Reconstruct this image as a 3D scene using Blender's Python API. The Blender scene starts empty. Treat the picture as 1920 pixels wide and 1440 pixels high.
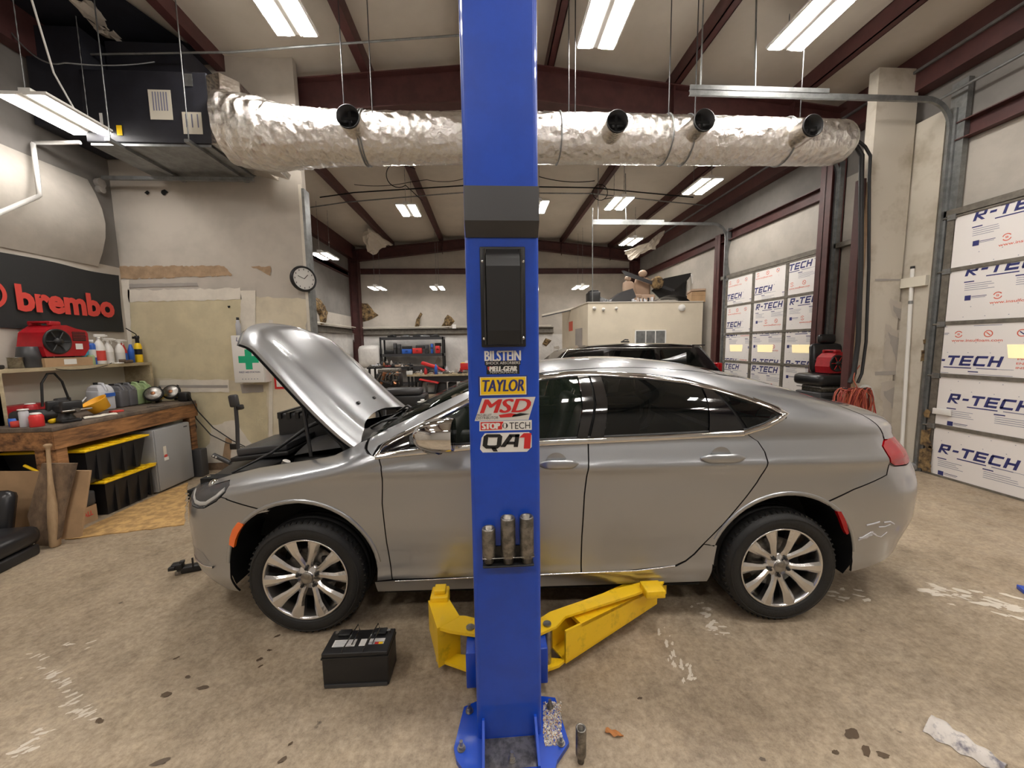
import bpy, bmesh, math, random
from mathutils import Vector, Matrix
random.seed(7)
PI=math.pi; R=math.radians
S=bpy.context.scene; COL=S.collection
# ---------------------------------------------------------------- camera (real eye height, slight tilt)
F=710.;H=1.646;_p,_y,_r=R(5.878),R(3.529),R(.798)
cy,sy,cp,sp,cr,sr=math.cos(_y),math.sin(_y),math.cos(_p),math.sin(_p),math.cos(_r),math.sin(_r)
fw=Vector((sy*cp,cy*cp,-sp)); _a=Vector((cy,-sy,0)); _b=fw.cross(_a)
rt=cr*_a+sr*_b; dn=-sr*_a+cr*_b
def ray(px,py): return fw+(px-960)/F*rt+(py-720)/F*dn
def aY(px,py,Y): d=ray(px,py);t=Y/d.y;return Vector((t*d.x,Y,H+t*d.z))
def aX(px,py,X): d=ray(px,py);t=X/d.x;return Vector((X,t*d.y,H+t*d.z))
def aZ(px,py,Z=0.): d=ray(px,py);t=(Z-H)/d.z;return Vector((t*d.x,t*d.y,Z))
cam=bpy.data.cameras.new('camera'); co=bpy.data.objects.new('camera',cam); COL.objects.link(co)
cam.sensor_fit='HORIZONTAL'; cam.sensor_width=36; cam.lens=F/1920*36; cam.clip_start=.05
m3=Matrix((rt,-dn,-fw)).transposed(); co.matrix_world=Matrix.Translation((0,0,H))@m3.to_4x4()
S.camera=co
# ---------------------------------------------------------------- materials
def new(name):
    m=bpy.data.materials.new(name); m.use_nodes=True
    return m,m.node_tree.nodes,m.node_tree.links,m.node_tree.nodes['Principled BSDF']
def mat(name,c,rough=.6,metal=0,var=0,vs=4,c2=None,bump=0,bs=30,coat=0,emit=0,alpha=1,trans=0,detail=4,lo=.4,hi=.6,ior=None):
    m,n,l,b=new(name)
    b.inputs['Base Color'].default_value=(*c,1); b.inputs['Roughness'].default_value=rough; b.inputs['Metallic'].default_value=metal
    b.inputs['Coat Weight'].default_value=coat; b.inputs['Coat Roughness'].default_value=.04
    if trans: b.inputs['Transmission Weight'].default_value=trans
    if ior: b.inputs['IOR'].default_value=ior
    if alpha<1: b.inputs['Alpha'].default_value=alpha
    if emit: b.inputs['Emission Color'].default_value=(*c,1); b.inputs['Emission Strength'].default_value=emit
    tc=n.new('ShaderNodeTexCoord')
    if var or c2:
        t=n.new('ShaderNodeTexNoise'); t.inputs['Scale'].default_value=vs; t.inputs['Detail'].default_value=detail; t.inputs['Roughness'].default_value=.65
        l.new(tc.outputs['Object'],t.inputs['Vector'])
        rp=n.new('ShaderNodeValToRGB'); c3=c2 or tuple(x*(1-var) for x in c)
        rp.color_ramp.elements[0].position=lo; rp.color_ramp.elements[1].position=hi
        rp.color_ramp.elements[0].color=(*c3,1); rp.color_ramp.elements[1].color=(*c,1)
        l.new(t.outputs['Fac'],rp.inputs['Fac']); l.new(rp.outputs['Color'],b.inputs['Base Color'])
    if bump:
        t=n.new('ShaderNodeTexNoise'); t.inputs['Scale'].default_value=bs; t.inputs['Detail'].default_value=5
        l.new(tc.outputs['Object'],t.inputs['Vector']); bp=n.new('ShaderNodeBump'); bp.inputs['Strength'].default_value=bump; bp.inputs['Distance'].default_value=.02
        l.new(t.outputs['Fac'],bp.inputs['Height']); l.new(bp.outputs['Normal'],b.inputs['Normal'])
    return m
def floor_mat():
    m,n,l,b=new('concrete'); tc=n.new('ShaderNodeTexCoord')
    def noise(sc,det=6,ro=.6,vec=None,dist=0):
        t=n.new('ShaderNodeTexNoise'); t.inputs['Scale'].default_value=sc; t.inputs['Detail'].default_value=det; t.inputs['Roughness'].default_value=ro; t.inputs['Distortion'].default_value=dist
        l.new(vec or tc.outputs['Object'],t.inputs['Vector']); return t.outputs['Fac']
    def ramp(f,ps):
        r=n.new('ShaderNodeValToRGB'); e=r.color_ramp.elements
        while len(e)<len(ps): e.new(.5)
        for i,(p,c) in enumerate(ps): e[i].position=p; e[i].color=(*c,1) if len(c)==3 else c
        l.new(f,r.inputs['Fac']); return r.outputs['Color']
    def mix(f,a,bb,mode='MIX'):
        x=n.new('ShaderNodeMix'); x.data_type='RGBA'; x.blend_type=mode
        if isinstance(f,float): x.inputs[0].default_value=f
        else: l.new(f,x.inputs[0])
        for i,v in ((6,a),(7,bb)):
            if isinstance(v,tuple): x.inputs[i].default_value=(*v,1)
            else: l.new(v,x.inputs[i])
        return x.outputs[2]
    base=ramp(noise(1.1,8,.62),[(.3,(.35,.275,.19)),(.5,(.435,.35,.25)),(.7,(.52,.43,.32))])
    fine=ramp(noise(30,8,.8),[(.3,(.52,.50,.48)),(.6,(1,1,1))])
    c=mix(1.,base,fine,'MULTIPLY'); mid=ramp(noise(9,8,.82),[(.32,(.66,.63,.60)),(.5,(1,1,1)),(.68,(1.12,1.1,1.06))]); c=mix(.8,c,mid,'MULTIPLY')
    g=ramp(noise(2.6,8,.78,dist=.3),[(.34,(.55,.53,.51)),(.50,(1,1,1))])
    c=mix(.6,c,g,'MULTIPLY')
    fl=ramp(noise(9,8,.78),[(.655,(0,0,0)),(.675,(1,1,1))]); fm=ramp(noise(.8,3,.5),[(.46,(0,0,0)),(.56,(1,1,1))])
    k=mix(1.,fl,fm,'MULTIPLY'); c=mix(k,c,(.62,.55,.46))
    st=ramp(noise(5.5,5,.6),[(.69,(0,0,0)),(.74,(1,1,1))]); c=mix(st,c,(.10,.075,.055))
    l.new(c,b.inputs['Base Color'])
    ro=ramp(noise(3,6,.6),[(.35,(.38,.38,.38)),(.65,(.7,.7,.7))]); l.new(ro,b.inputs['Roughness'])
    bp=n.new('ShaderNodeBump'); bp.inputs['Strength'].default_value=.25; bp.inputs['Distance'].default_value=.01
    l.new(noise(40,6,.7),bp.inputs['Height']); l.new(bp.outputs['Normal'],b.inputs['Normal'])
    return m
def foil_mat(name,col,sc,st):
    m,n,l,b=new(name); b.inputs['Base Color'].default_value=(*col,1); b.inputs['Metallic'].default_value=1; b.inputs['Roughness'].default_value=.2
    tc=n.new('ShaderNodeTexCoord'); v=n.new('ShaderNodeTexVoronoi'); v.inputs['Scale'].default_value=sc; l.new(tc.outputs['Object'],v.inputs['Vector'])
    t=n.new('ShaderNodeTexNoise'); t.inputs['Scale'].default_value=sc*.6; t.inputs['Detail'].default_value=8; t.inputs['Roughness'].default_value=.7; t.inputs['Distortion'].default_value=1.5; l.new(tc.outputs['Object'],t.inputs['Vector'])
    a=n.new('ShaderNodeMath'); a.operation='ADD'; l.new(v.outputs['Distance'],a.inputs[0]); l.new(t.outputs['Fac'],a.inputs[1])
    bp=n.new('ShaderNodeBump'); bp.inputs['Strength'].default_value=st; bp.inputs['Distance'].default_value=.03
    l.new(a.outputs[0],bp.inputs['Height']); l.new(bp.outputs['Normal'],b.inputs['Normal']); return m
def wood_mat(name,c1,c2,sc=(3,3,30)):
    m,n,l,b=new(name); tc=n.new('ShaderNodeTexCoord'); mp=n.new('ShaderNodeMapping'); mp.inputs['Scale'].default_value=sc
    l.new(tc.outputs['Object'],mp.inputs['Vector']); t=n.new('ShaderNodeTexNoise'); t.inputs['Scale'].default_value=1; t.inputs['Detail'].default_value=8; t.inputs['Roughness'].default_value=.7
    l.new(mp.outputs['Vector'],t.inputs['Vector']); r=n.new('ShaderNodeValToRGB'); r.color_ramp.elements[0].position=.35; r.color_ramp.elements[1].position=.65
    r.color_ramp.elements[0].color=(*c1,1); r.color_ramp.elements[1].color=(*c2,1); l.new(t.outputs['Fac'],r.inputs['Fac']); l.new(r.outputs['Color'],b.inputs['Base Color'])
    b.inputs['Roughness'].default_value=.65; return m
K={}
def mk(k,*a,**kw): K[k]=mat(k,*a,**kw)
K['concrete']=floor_mat()
K['foil']=foil_mat('foil',(.93,.91,.88),13,.6); K['foil2']=foil_mat('foil_smooth',(.80,.76,.70),30,.18)
mk('paint',(.43,.445,.465),.34,.9,coat=1); mk('stub',(.58,.535,.455),.8,c2=(.42,.37,.29),vs=2.2,bump=.15,bs=7,lo=.3,hi=.5); mk('blue',(.002,.062,.50),.38,coat=.4,var=.1,vs=8); mk('yellow',(.95,.60,.01),.42,var=.25,vs=14,lo=.3,hi=.45,coat=.2)
mk('black',(.012,.012,.013),.45); mk('gloss',(.006,.006,.007),.08,coat=1); mk('rubber',(.012,.012,.012),.62,bump=.15,bs=60); mk('dark',(.004,.004,.004),.9)
mk('chrome',(.75,.74,.73),.08,1); mk('alloy',(.72,.71,.70),.24,1); mk('steel',(.42,.40,.37),.35,1,var=.4,vs=20); mk('oldsteel',(.30,.28,.25),.42,.9,var=.5,vs=30)
mk('galv',(.30,.31,.31),.45,.75,var=.25,vs=10); mk('redsteel',(.085,.028,.026),.55,var=.25,vs=5); mk('cream',(.70,.63,.48),.8,var=.18,vs=2.2,bump=.1,bs=8)
mk('offwhite',(.52,.475,.415),.8,var=.14,vs=1.6,bump=.12,bs=5); mk('insul',(.46,.425,.375),.6,var=.12,vs=2.5,bump=.5,bs=3); mk('insulw',(.72,.70,.67),.5,var=.15,vs=3,bump=.9,bs=6)
mk('plaster',(.74,.69,.60),.85,var=.1,vs=5); mk('yellowwall',(.64,.57,.38),.8,var=.13,vs=3,bump=.08,bs=10); mk('brownpaper',(.42,.29,.18),.9,var=.25,vs=9)
mk('ceil',(.62,.565,.49),.6,var=.08,vs=1.2,bump=.25,bs=2.5); mk('fiber',(.35,.22,.07),.95,c2=(.10,.06,.03),vs=14,bump=1,bs=40); mk('navy',(.016,.017,.026),.55,var=.3,vs=4)
mk('banner',(.016,.017,.018),.7,bump=.3,bs=4); mk('redlogo',(.62,.06,.045),.6); mk('white',(.78,.77,.74),.5); mk('offw2',(.66,.65,.62),.55); mk('paper',(.72,.68,.58),.8)
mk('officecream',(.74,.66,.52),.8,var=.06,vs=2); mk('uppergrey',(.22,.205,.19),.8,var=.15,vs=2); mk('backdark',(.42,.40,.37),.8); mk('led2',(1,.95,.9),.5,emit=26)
mk('foam',(.82,.79,.77),.6,bump=.05); mk('ink',(.03,.035,.16),.6); mk('inkg',(.22,.23,.33),.6); mk('inkr',(.70,.13,.08),.6); mk('frame',(.20,.18,.15),.6,.3,var=.3,vs=12)
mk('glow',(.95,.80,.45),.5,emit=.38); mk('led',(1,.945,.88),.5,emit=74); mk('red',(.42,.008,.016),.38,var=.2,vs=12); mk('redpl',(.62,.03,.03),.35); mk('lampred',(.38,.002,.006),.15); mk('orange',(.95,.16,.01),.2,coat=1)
K['benchwood']=wood_mat('bench_wood',(.07,.03,.012),(.42,.20,.075),(14,3,22)); K['topwood']=wood_mat('bench_top',(.05,.04,.035),(.20,.15,.11),(5,5,5)); K['ply']=wood_mat('shelf_wood',(.30,.24,.15),(.55,.46,.30),(8,3,8)); K['bat']=wood_mat('ash_wood',(.30,.19,.10),(.52,.37,.22),(9,9,1.5)); K['board']=wood_mat('dirty_board',(.07,.045,.03),(.28,.19,.12),(6,6,3))
mk('card',(.45,.29,.16),.85,var=.15,vs=4); mk('osb',(.60,.38,.15),.8,c2=(.36,.22,.09),vs=12); mk('greybox',(.36,.37,.38),.4,.2); mk('lidy',(.95,.62,.01),.4); mk('funnely',(.85,.42,.02),.45); mk('bin',(.012,.012,.014),.4); mk('green',(.01,.40,.20),.5)
mk('bluepl',(.03,.13,.55),.35); mk('teal',(.05,.35,.50),.4); mk('greenpl',(.30,.40,.20),.35); mk('greypl',(.045,.045,.048),.4); mk('jugg',(.13,.13,.14),.35); mk('led3',(1,.945,.88),.5,emit=48); mk('silverpl',(.55,.56,.60),.4); mk('vinyl',(.014,.014,.016),.28); mk('tan',(.40,.28,.20),.55)
mk('orangecord',(.45,.10,.05),.5); mk('redcord',(.30,.05,.035),.5); mk('whitehose',(.55,.55,.52),.4); mk('rag',(.62,.58,.54),.9,c2=(.20,.19,.22),vs=16,lo=.35,hi=.5); mk('leaf',(.42,.17,.05),.8); mk('puddle',(.11,.08,.055),.12)
mk('fiberglass',(.30,.20,.09),.95,c2=(.06,.04,.025),vs=10,bump=.9,bs=20); mk('carblack',(.006,.006,.007),.12,coat=1); mk('copper',(.45,.2,.1),.4,.8)
mk('paintflake',(.66,.60,.51),.8,bump=.1); mk('wallgrey',(.40,.37,.34),.8,var=.15,vs=2,bump=.15,bs=5)
def glass(name,c,a,ro=.02):
    m,n,l,b=new(name); b.inputs['Base Color'].default_value=(*c,1); b.inputs['Roughness'].default_value=ro; b.inputs['Alpha'].default_value=a; b.inputs['Specular IOR Level'].default_value=.6; b.inputs['Coat Roughness'].default_value=.01
    K[name]=m
glass('tint',(.003,.004,.004),.86); glass('clearglass',(.02,.03,.02),.35); glass('lens',(.25,.25,.26),.28)
# ---------------------------------------------------------------- mesh builder
_txt={}
def text_geo(s,off=0.,shear=0.):
    k=(s,off,shear)
    if k not in _txt:
        cu=bpy.data.curves.new('t','FONT'); cu.body=s; cu.offset=off; cu.shear=shear; cu.resolution_u=3
        o=bpy.data.objects.new('t',cu); COL.objects.link(o); bpy.context.view_layer.update()
        me=o.evaluated_get(bpy.context.evaluated_depsgraph_get()).to_mesh()
        vs=[(v.co.x,v.co.y) for v in me.vertices]; fs=[tuple(p.vertices) for p in me.polygons]
        x0=min(v[0] for v in vs);x1=max(v[0] for v in vs);y0=min(v[1] for v in vs);y1=max(v[1] for v in vs)
        _txt[k]=([((x-x0)/(x1-x0)-.5,(y-y0)/(y1-y0)-.5) for x,y in vs],fs)
        bpy.data.objects.remove(o); bpy.data.curves.remove(cu)
    return _txt[k]
class M:
    def __init__(s): s.v=[];s.f=[];s.mi=[];s.sm=[];s.mats=[];s.T=Matrix()
    def at(s,T): s.T=T; return s
    def k(s,m):
        if m not in s.mats: s.mats.append(m)
        return s.mats.index(m)
    def add(s,vs,fs,m,smooth=False):
        b=len(s.v); s.v+=[s.T@Vector(v) for v in vs]; i=s.k(m)
        for f in fs: s.f.append(tuple(b+q for q in f)); s.mi.append(i); s.sm.append(smooth)
        return s
    def box(s,x0,x1,y0,y1,z0,z1,m,bev=0.):
        if bev<=0:
            vs=[(x,y,z) for z in(z0,z1) for y in(y0,y1) for x in(x0,x1)]
            return s.add(vs,[(0,2,3,1),(4,5,7,6),(0,1,5,4),(2,6,7,3),(0,4,6,2),(1,3,7,5)],m)
        b=min(bev,abs(x1-x0)/2.01,abs(y1-y0)/2.01,abs(z1-z0)/2.01); bm=bmesh.new(); bmesh.ops.create_cube(bm,size=1)
        for v in bm.verts: v.co=Vector(((x0+x1)/2+v.co.x*(x1-x0),(y0+y1)/2+v.co.y*(y1-y0),(z0+z1)/2+v.co.z*(z1-z0)))
        bmesh.ops.bevel(bm,geom=bm.edges[:],offset=b,segments=2,affect='EDGES',profile=.5)
        s.bm(bm,m,True); return s
    def bm(s,bm,m,smooth=False):
        bm.verts.index_update(); s.add([v.co.copy() for v in bm.verts],[tuple(v.index for v in f.verts) for f in bm.faces],m,smooth); bm.free(); return s
    def quad(s,a,b,c,d,m): return s.add([a,b,c,d],[(0,1,2,3)],m)
    def rings(s,rs,m,cap=True,closed=True,smooth=True):
        n=len(rs[0]); vs=[p for r in rs for p in r]; fs=[]
        for i in range(len(rs)-1):
            for j in range(n if closed else n-1):
                k=(j+1)%n; fs.append((i*n+j,i*n+k,(i+1)*n+k,(i+1)*n+j))
        s.add(vs,fs,m,smooth)
        if cap: s.add(list(rs[0]),[tuple(range(n))[::-1]],m); s.add(list(rs[-1]),[tuple(range(n))],m)
        return s
    def tube(s,pts,r,m,seg=8,cap=True):
        P=[Vector(p) for p in pts]; rs=[]; rad=r if isinstance(r,(list,tuple)) else [r]*len(P)
        t=(P[1]-P[0]).normalized(); n=t.orthogonal().normalized()
        for i,p in enumerate(P):
            t=((P[min(i+1,len(P)-1)]-P[max(i-1,0)]) or t).normalized(); n=(n-t*n.dot(t)).normalized(); b=t.cross(n)
            rs.append([p+rad[i]*(math.cos(a)*n+math.sin(a)*b) for a in [2*PI*k/seg for k in range(seg)]])
        return s.rings(rs,m,cap)
    def cyl(s,a,b,r,m,r2=None,seg=20,cap=True): return s.tube([a,b],[r,r if r2 is None else r2],m,seg,cap)
    def lathe(s,prof,m,c=(0,0,0),ax='z',seg=28,smooth=True,cap=True):
        rs=[]
        for r,h in prof:
            q=[]
            for k in range(seg):
                a=2*PI*k/seg; x,y=r*math.cos(a),r*math.sin(a)
                q.append(Vector(c)+Vector({'z':(x,y,h),'y':(x,h,-y),'x':(h,x,y)}[ax]))
            rs.append(q)
        return s.rings(rs,m,cap,True,smooth)
    def prism(s,poly,d,m,smooth=False):
        n=len(poly); P=[Vector(p) for p in poly]; d=Vector(d); s.add(P+[p+d for p in P],[tuple(range(n))[::-1],tuple(range(n,2*n))]+[(i,(i+1)%n,n+(i+1)%n,n+i) for i in range(n)],m,smooth); return s
    def sphere(s,c,r,m,seg=12,sc=(1,1,1)):
        rs=[]
        for i in range(1,seg//2*2):
            a=PI*i/(seg//2*2); rs.append([Vector(c)+Vector((r*math.sin(a)*math.cos(b)*sc[0],r*math.sin(a)*math.sin(b)*sc[1],r*math.cos(a)*sc[2])) for b in [2*PI*k/seg for k in range(seg)]])
        return s.rings(rs,m,True)
    def text(s,t,o,xd,yd,w,h,m,off=0.,shear=0.,lift=.001):
        vs,fs=text_geo(t,off,shear); o=Vector(o); xd=Vector(xd).normalized(); yd=Vector(yd).normalized(); nn=xd.cross(yd)
        return s.add([o+xd*(a*w)+yd*(b*h)+nn*lift for a,b in vs],fs,m)
    def grid(s,fn,nu,nv,m,smooth=True,flip=False):
        vs=[fn(i/nu,j/nv) for j in range(nv+1) for i in range(nu+1)]; fs=[]
        for j in range(nv):
            for i in range(nu):
                a=j*(nu+1)+i; q=(a,a+1,a+nu+2,a+nu+1); fs.append(q[::-1] if flip else q)
        return s.add(vs,fs,m,smooth)
    def build(s,name,parent=None,label=None,cat=None,group=None,kind=None,loc=None,recalc=True):
        L=Vector(loc) if loc is not None else Vector((0,0,0)); W=Vector((0,0,0))
        if parent is not None:
            q=parent
            while q is not None: W+=q.location; q=q.parent
        me=bpy.data.meshes.new(name); me.from_pydata([v-L-(W if parent is not None else Vector((0,0,0))) for v in s.v],[],s.f)
        for m in s.mats: me.materials.append(K[m])
        me.polygons.foreach_set('material_index',s.mi); me.polygons.foreach_set('use_smooth',s.sm)
        if recalc:
            bm=bmesh.new(); bm.from_mesh(me); bmesh.ops.recalc_face_normals(bm,faces=bm.faces); bm.to_mesh(me); bm.free()
        me.update(); o=bpy.data.objects.new(name,me); COL.objects.link(o); o.location=L
        if parent is not None: o.parent=parent
        return tag(o,label,cat,group,kind)
def tag(o,label=None,cat=None,group=None,kind=None):
    for k,v in (('label',label),('category',cat),('group',group),('kind',kind)):
        if v: o[k]=v
    return o
def thing(name,label,cat,loc,group=None):
    o=bpy.data.objects.new(name,None); COL.objects.link(o); o.location=Vector(loc); o.empty_display_size=.1
    return tag(o,label,cat,group)
def Tr(x,y,z,rz=0,rx=0,ry=0): return Matrix.Translation((x,y,z))@Matrix.Rotation(rz,4,'Z')@Matrix.Rotation(ry,4,'Y')@Matrix.Rotation(rx,4,'X')
def arc(c,r,a0,a1,n,ax='xz'):
    o=[]
    for i in range(n+1):
        a=a0+(a1-a0)*i/n; x,y=r*math.cos(a),r*math.sin(a); o.append(Vector(c)+Vector({'xz':(x,0,y),'xy':(x,y,0),'yz':(0,x,y)}[ax]))
    return o
def sag(a,b,d,n=14):
    a,b=Vector(a),Vector(b); return [a.lerp(b,i/n)-Vector((0,0,d*4*(i/n)*(1-i/n))) for i in range(n+1)]
def rope(o,a,b,r,m):
    return o.cyl(a,b,r,m,seg=5)
def ragged(poly,amp,step):
    out=[]
    for i in range(len(poly)):
        a,b=Vector(poly[i]),Vector(poly[(i+1)%len(poly)]); n=max(1,int((b-a).length/step))
        for k in range(n):
            p=a.lerp(b,k/n); out.append(p+Vector([random.uniform(-amp,amp) for _ in range(len(p))]))
    return out
XL,XR,YF,YB,YP=-4.7,5.48,-4.,13.9,5.3
def zr(x): return 5.66-.1*abs(x-.39)
ST='structure'
# ---------------------------------------------------------------- shell
m=M().box(XL-.2,XR+.2,YF-.2,YB+.2,-.15,0,'concrete'); m.build('floor',kind=ST)
# worn paint and dark spots on the concrete, thin and with their own outline
def blob(m,cx,cy,rx,ry,z,mt,n=14,rot=0,jit=.35):
    ps=[]
    for k in range(n):
        a=2*PI*k/n; q=1+random.uniform(-jit,jit); x,y=rx*q*math.cos(a),ry*q*math.sin(a)
        ps.append((cx+x*math.cos(rot)-y*math.sin(rot),cy+x*math.sin(rot)+y*math.cos(rot),z))
    m.add(ps,[tuple(range(n))],mt)
m=M()
def flakes(px0,py0,px1,py1,n,s,rot):
    for _ in range(n):
        t=random.random(); p=aZ(px0+(px1-px0)*t+random.gauss(0,8),py0+(py1-py0)*t+random.gauss(0,7)); q=s*random.uniform(.3,1.3); blob(m,p.x,p.y,q*1.5,q*.6,.0008+.0015*random.random(),'paintflake',11,rot+random.uniform(-.5,.5),.45)
flakes(1715,1095,1920,1148,46,.028,-.45); flakes(1550,1110,1620,1120,12,.02,-.1); flakes(1230,1175,1300,1280,26,.013,1.0); flakes(1310,1140,1350,1190,22,.014,.3)
flakes(60,1230,170,1340,26,.012,.5); flakes(20,1420,120,1360,14,.015,.5); flakes(90,1200,180,1215,6,.014,.5); flakes(120,1330,170,1340,12,.012,.4)
m.build('trim_1',kind=ST)
m=M()
for px,py,a,b in((311,1303,.026,.014),(186,1352,.022,.01),(1597,1376,.035,.018),(1625,1408,.03,.014),(1655,1416,.022,.012),(1566,1411,.014,.008),(1430,1424,.012,.007),(487,1237,.016,.01),(505,1220,.014,.008),(330,1235,.014,.008),(520,1193,.018,.009),(488,1250,.012,.007),(300,1430,.03,.012),(530,1425,.016,.01),(545,1395,.01,.005),(1050,1235,.01,.006),(1200,1310,.012,.006),(1460,1155,.016,.007),(380,1290,.03,.012),(352,1270,.016,.008)):
    p=aZ(px,py); blob(m,p.x,p.y,a,b,.0024+random.random()*.001,'puddle',14,random.uniform(-.4,.8),.25)
m.build('trim_2',kind=ST)
T=.12
M().box(XL-T,XL,YF,YB,0,2.7,'offwhite').box(XL-T,XL,YF,YB,2.7,5.3,'uppergrey').build('wall_left',kind=ST)  # grey upper walls, darkened further in colour because the lamps shine downward
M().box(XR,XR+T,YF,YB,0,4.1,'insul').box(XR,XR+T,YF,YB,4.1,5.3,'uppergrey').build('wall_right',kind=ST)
M().box(XL-T,XR+T,YF-T,YF,0,5.7,'backdark').build('wall_front',kind=ST)
m=M().prism([(XL-T,YB,0),(XR+T,YB,0),(XR+T,YB,zr(XR)),(.39,YB,zr(.39)),(XL-T,YB,zr(XL))],(0,T,0),'offwhite')
# white facing of the lower wall insulation
m.grid(lambda a,b:(XL+(XR-XL)*a,YB-.03-.025*math.sin(a*60)*math.sin(b*PI)-.02*math.sin(a*23+b*9),.02+2.0*b),60,8,'insulw')
m.build('wall_rear',kind=ST,recalc=False)
m=M().grid(lambda a,b:(XL+.03+.02*math.sin(a*70)*math.sin(b*PI),5.45+(YB-5.45)*a,.02+2.1*b),60,6,'insulw',flip=True); m.build('trim_3',kind=ST,recalc=False)
# roof: insulation facing sags between purlins
PX=[-4.62,-3.2,-1.5,-.1,.88,2.65,4.4,5.4]
def zc(x):
    for a,b in zip(PX,PX[1:]):
        if a<=x<=b: return zr(x)-.02-.10*4*((x-a)/(b-a))*(1-(x-a)/(b-a))
    return zr(x)-.02
xs=[XL-T]+[PX[0]+(PX[-1]-PX[0])*i/80 for i in range(81)]+[XR+T]
m=M(); ys=[YF-T]+[YF+i*(YB-YF)/18 for i in range(19)]+[YB+T]
vs=[(x,y,zc(x)+.012*math.sin(y*1.7+x*3)) for y in ys for x in xs]; n=len(xs)
m.add(vs,[(j*n+i,j*n+i+1,(j+1)*n+i+1,(j+1)*n+i) for j in range(len(ys)-1) for i in range(n-1)],'ceil',True)
m.add([(x,y,zr(x)+.06) for y in(YF-T,YB+T) for x in(XL-T,.39,XR+T)],[(0,1,4,3),(1,2,5,4)],'galv')
m.build('ceiling',kind=ST,recalc=False)
# partition (drywall) on the left, between the front and rear bay
m=M(); xe=-2.36
m.prism([(XL,YP,0),(xe,YP,0),(xe,YP,3.72),(xe-.02,YP,zr(xe)-.05),(XL,YP,zr(XL)-.03)],(0,.10,0),'offwhite')
# metal stud edge, torn
m.box(xe-.012,xe+.02,YP-.01,YP+.14,0,3.7,'galv'); m.box(xe-.05,xe-.01,YP-.006,YP,.0,3.75,'plaster')
def patch(px,mt,d,amp=.012,st=.06,Y=YP):
    ps=[aY(x,y,Y) for x,y in px]; ps=ragged([(p.x,p.z) for p in ps],amp,st); m.add([(x,Y-d,z) for x,z in ps],[tuple(range(len(ps)))],mt)
patch([(232,548),(575,560),(570,880),(228,880)],'cream',.002)
patch([(244,560),(452,555),(450,715),(246,708)],'yellowwall',.004); patch([(300,733),(500,733),(505,880),(290,880)],'yellowwall',.004)
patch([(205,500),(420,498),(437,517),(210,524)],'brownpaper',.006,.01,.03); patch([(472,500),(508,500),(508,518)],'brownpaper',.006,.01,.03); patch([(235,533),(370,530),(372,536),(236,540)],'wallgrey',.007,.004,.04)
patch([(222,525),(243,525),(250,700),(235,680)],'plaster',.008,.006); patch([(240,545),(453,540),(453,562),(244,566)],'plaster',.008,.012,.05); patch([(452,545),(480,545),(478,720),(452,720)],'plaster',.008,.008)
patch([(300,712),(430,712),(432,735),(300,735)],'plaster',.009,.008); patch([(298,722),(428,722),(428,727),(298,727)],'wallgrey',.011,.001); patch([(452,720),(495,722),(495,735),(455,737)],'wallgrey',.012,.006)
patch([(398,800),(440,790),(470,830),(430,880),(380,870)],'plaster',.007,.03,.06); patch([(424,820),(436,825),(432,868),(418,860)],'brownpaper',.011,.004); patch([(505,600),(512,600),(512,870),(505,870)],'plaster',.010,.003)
for px,py,r in((277,362,.03),(309,361,.045),(189,492,.06),(430,575,.02)):
    p=aY(px,py,YP); blob2=[(p.x+r*random.uniform(.6,1.2)*math.cos(a),YP-.012,p.z+r*random.uniform(.5,1)*math.sin(a)) for a in [k*PI/5 for k in range(10)]]; m.add(blob2,[tuple(range(10))],'dark')
m.box(-3.9,xe,YP-.02,YP,0,.10,'board')
m.build('wall_partition',kind=ST)
# right stub wall
m=M(); X0=4.80; YS=4.66
m.box(X0,5.33,YS,YS+.12,0,zr(5.2)-.25,'stub'); m.box(X0-.05,X0,YS-.01,YS+.13,0,3.6,'brownpaper'); m.box(X0-.10,X0-.055,YS+.0,YS+.1,1.0,3.65,'redsteel')
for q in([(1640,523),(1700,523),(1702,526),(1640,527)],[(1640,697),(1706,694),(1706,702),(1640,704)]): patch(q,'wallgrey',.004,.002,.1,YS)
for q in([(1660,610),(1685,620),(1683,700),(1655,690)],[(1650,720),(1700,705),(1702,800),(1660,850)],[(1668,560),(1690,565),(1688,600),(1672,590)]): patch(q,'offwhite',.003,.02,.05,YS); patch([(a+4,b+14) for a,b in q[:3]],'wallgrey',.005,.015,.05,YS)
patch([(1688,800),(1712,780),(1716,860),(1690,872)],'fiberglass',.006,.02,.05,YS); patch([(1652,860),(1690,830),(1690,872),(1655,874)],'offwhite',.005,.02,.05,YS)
m.build('wall_stub',kind=ST)
m=M().box(5.36,5.47,4.36,4.78,0,4.3,'stub').box(5.31,5.46,4.37,4.655,2.3,2.42,'paper')
for px,py,r in((1733,668,.08),(1735,640,.04),(1733,860,.16),(1736,820,.13),(1738,775,.06)):
    p=aX(px,py,5.355); q_=ragged([(p.y-r*.5,p.z-r),(p.y+r*.5,p.z-r*.8),(p.y+r*.6,p.z+r*.7),(p.y-r*.3,p.z+r)],.02,.04); m.add([(5.355,a,b) for a,b in q_],[tuple(range(len(q_)))],'fiberglass')
m.build('trim_4',kind=ST)
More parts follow.
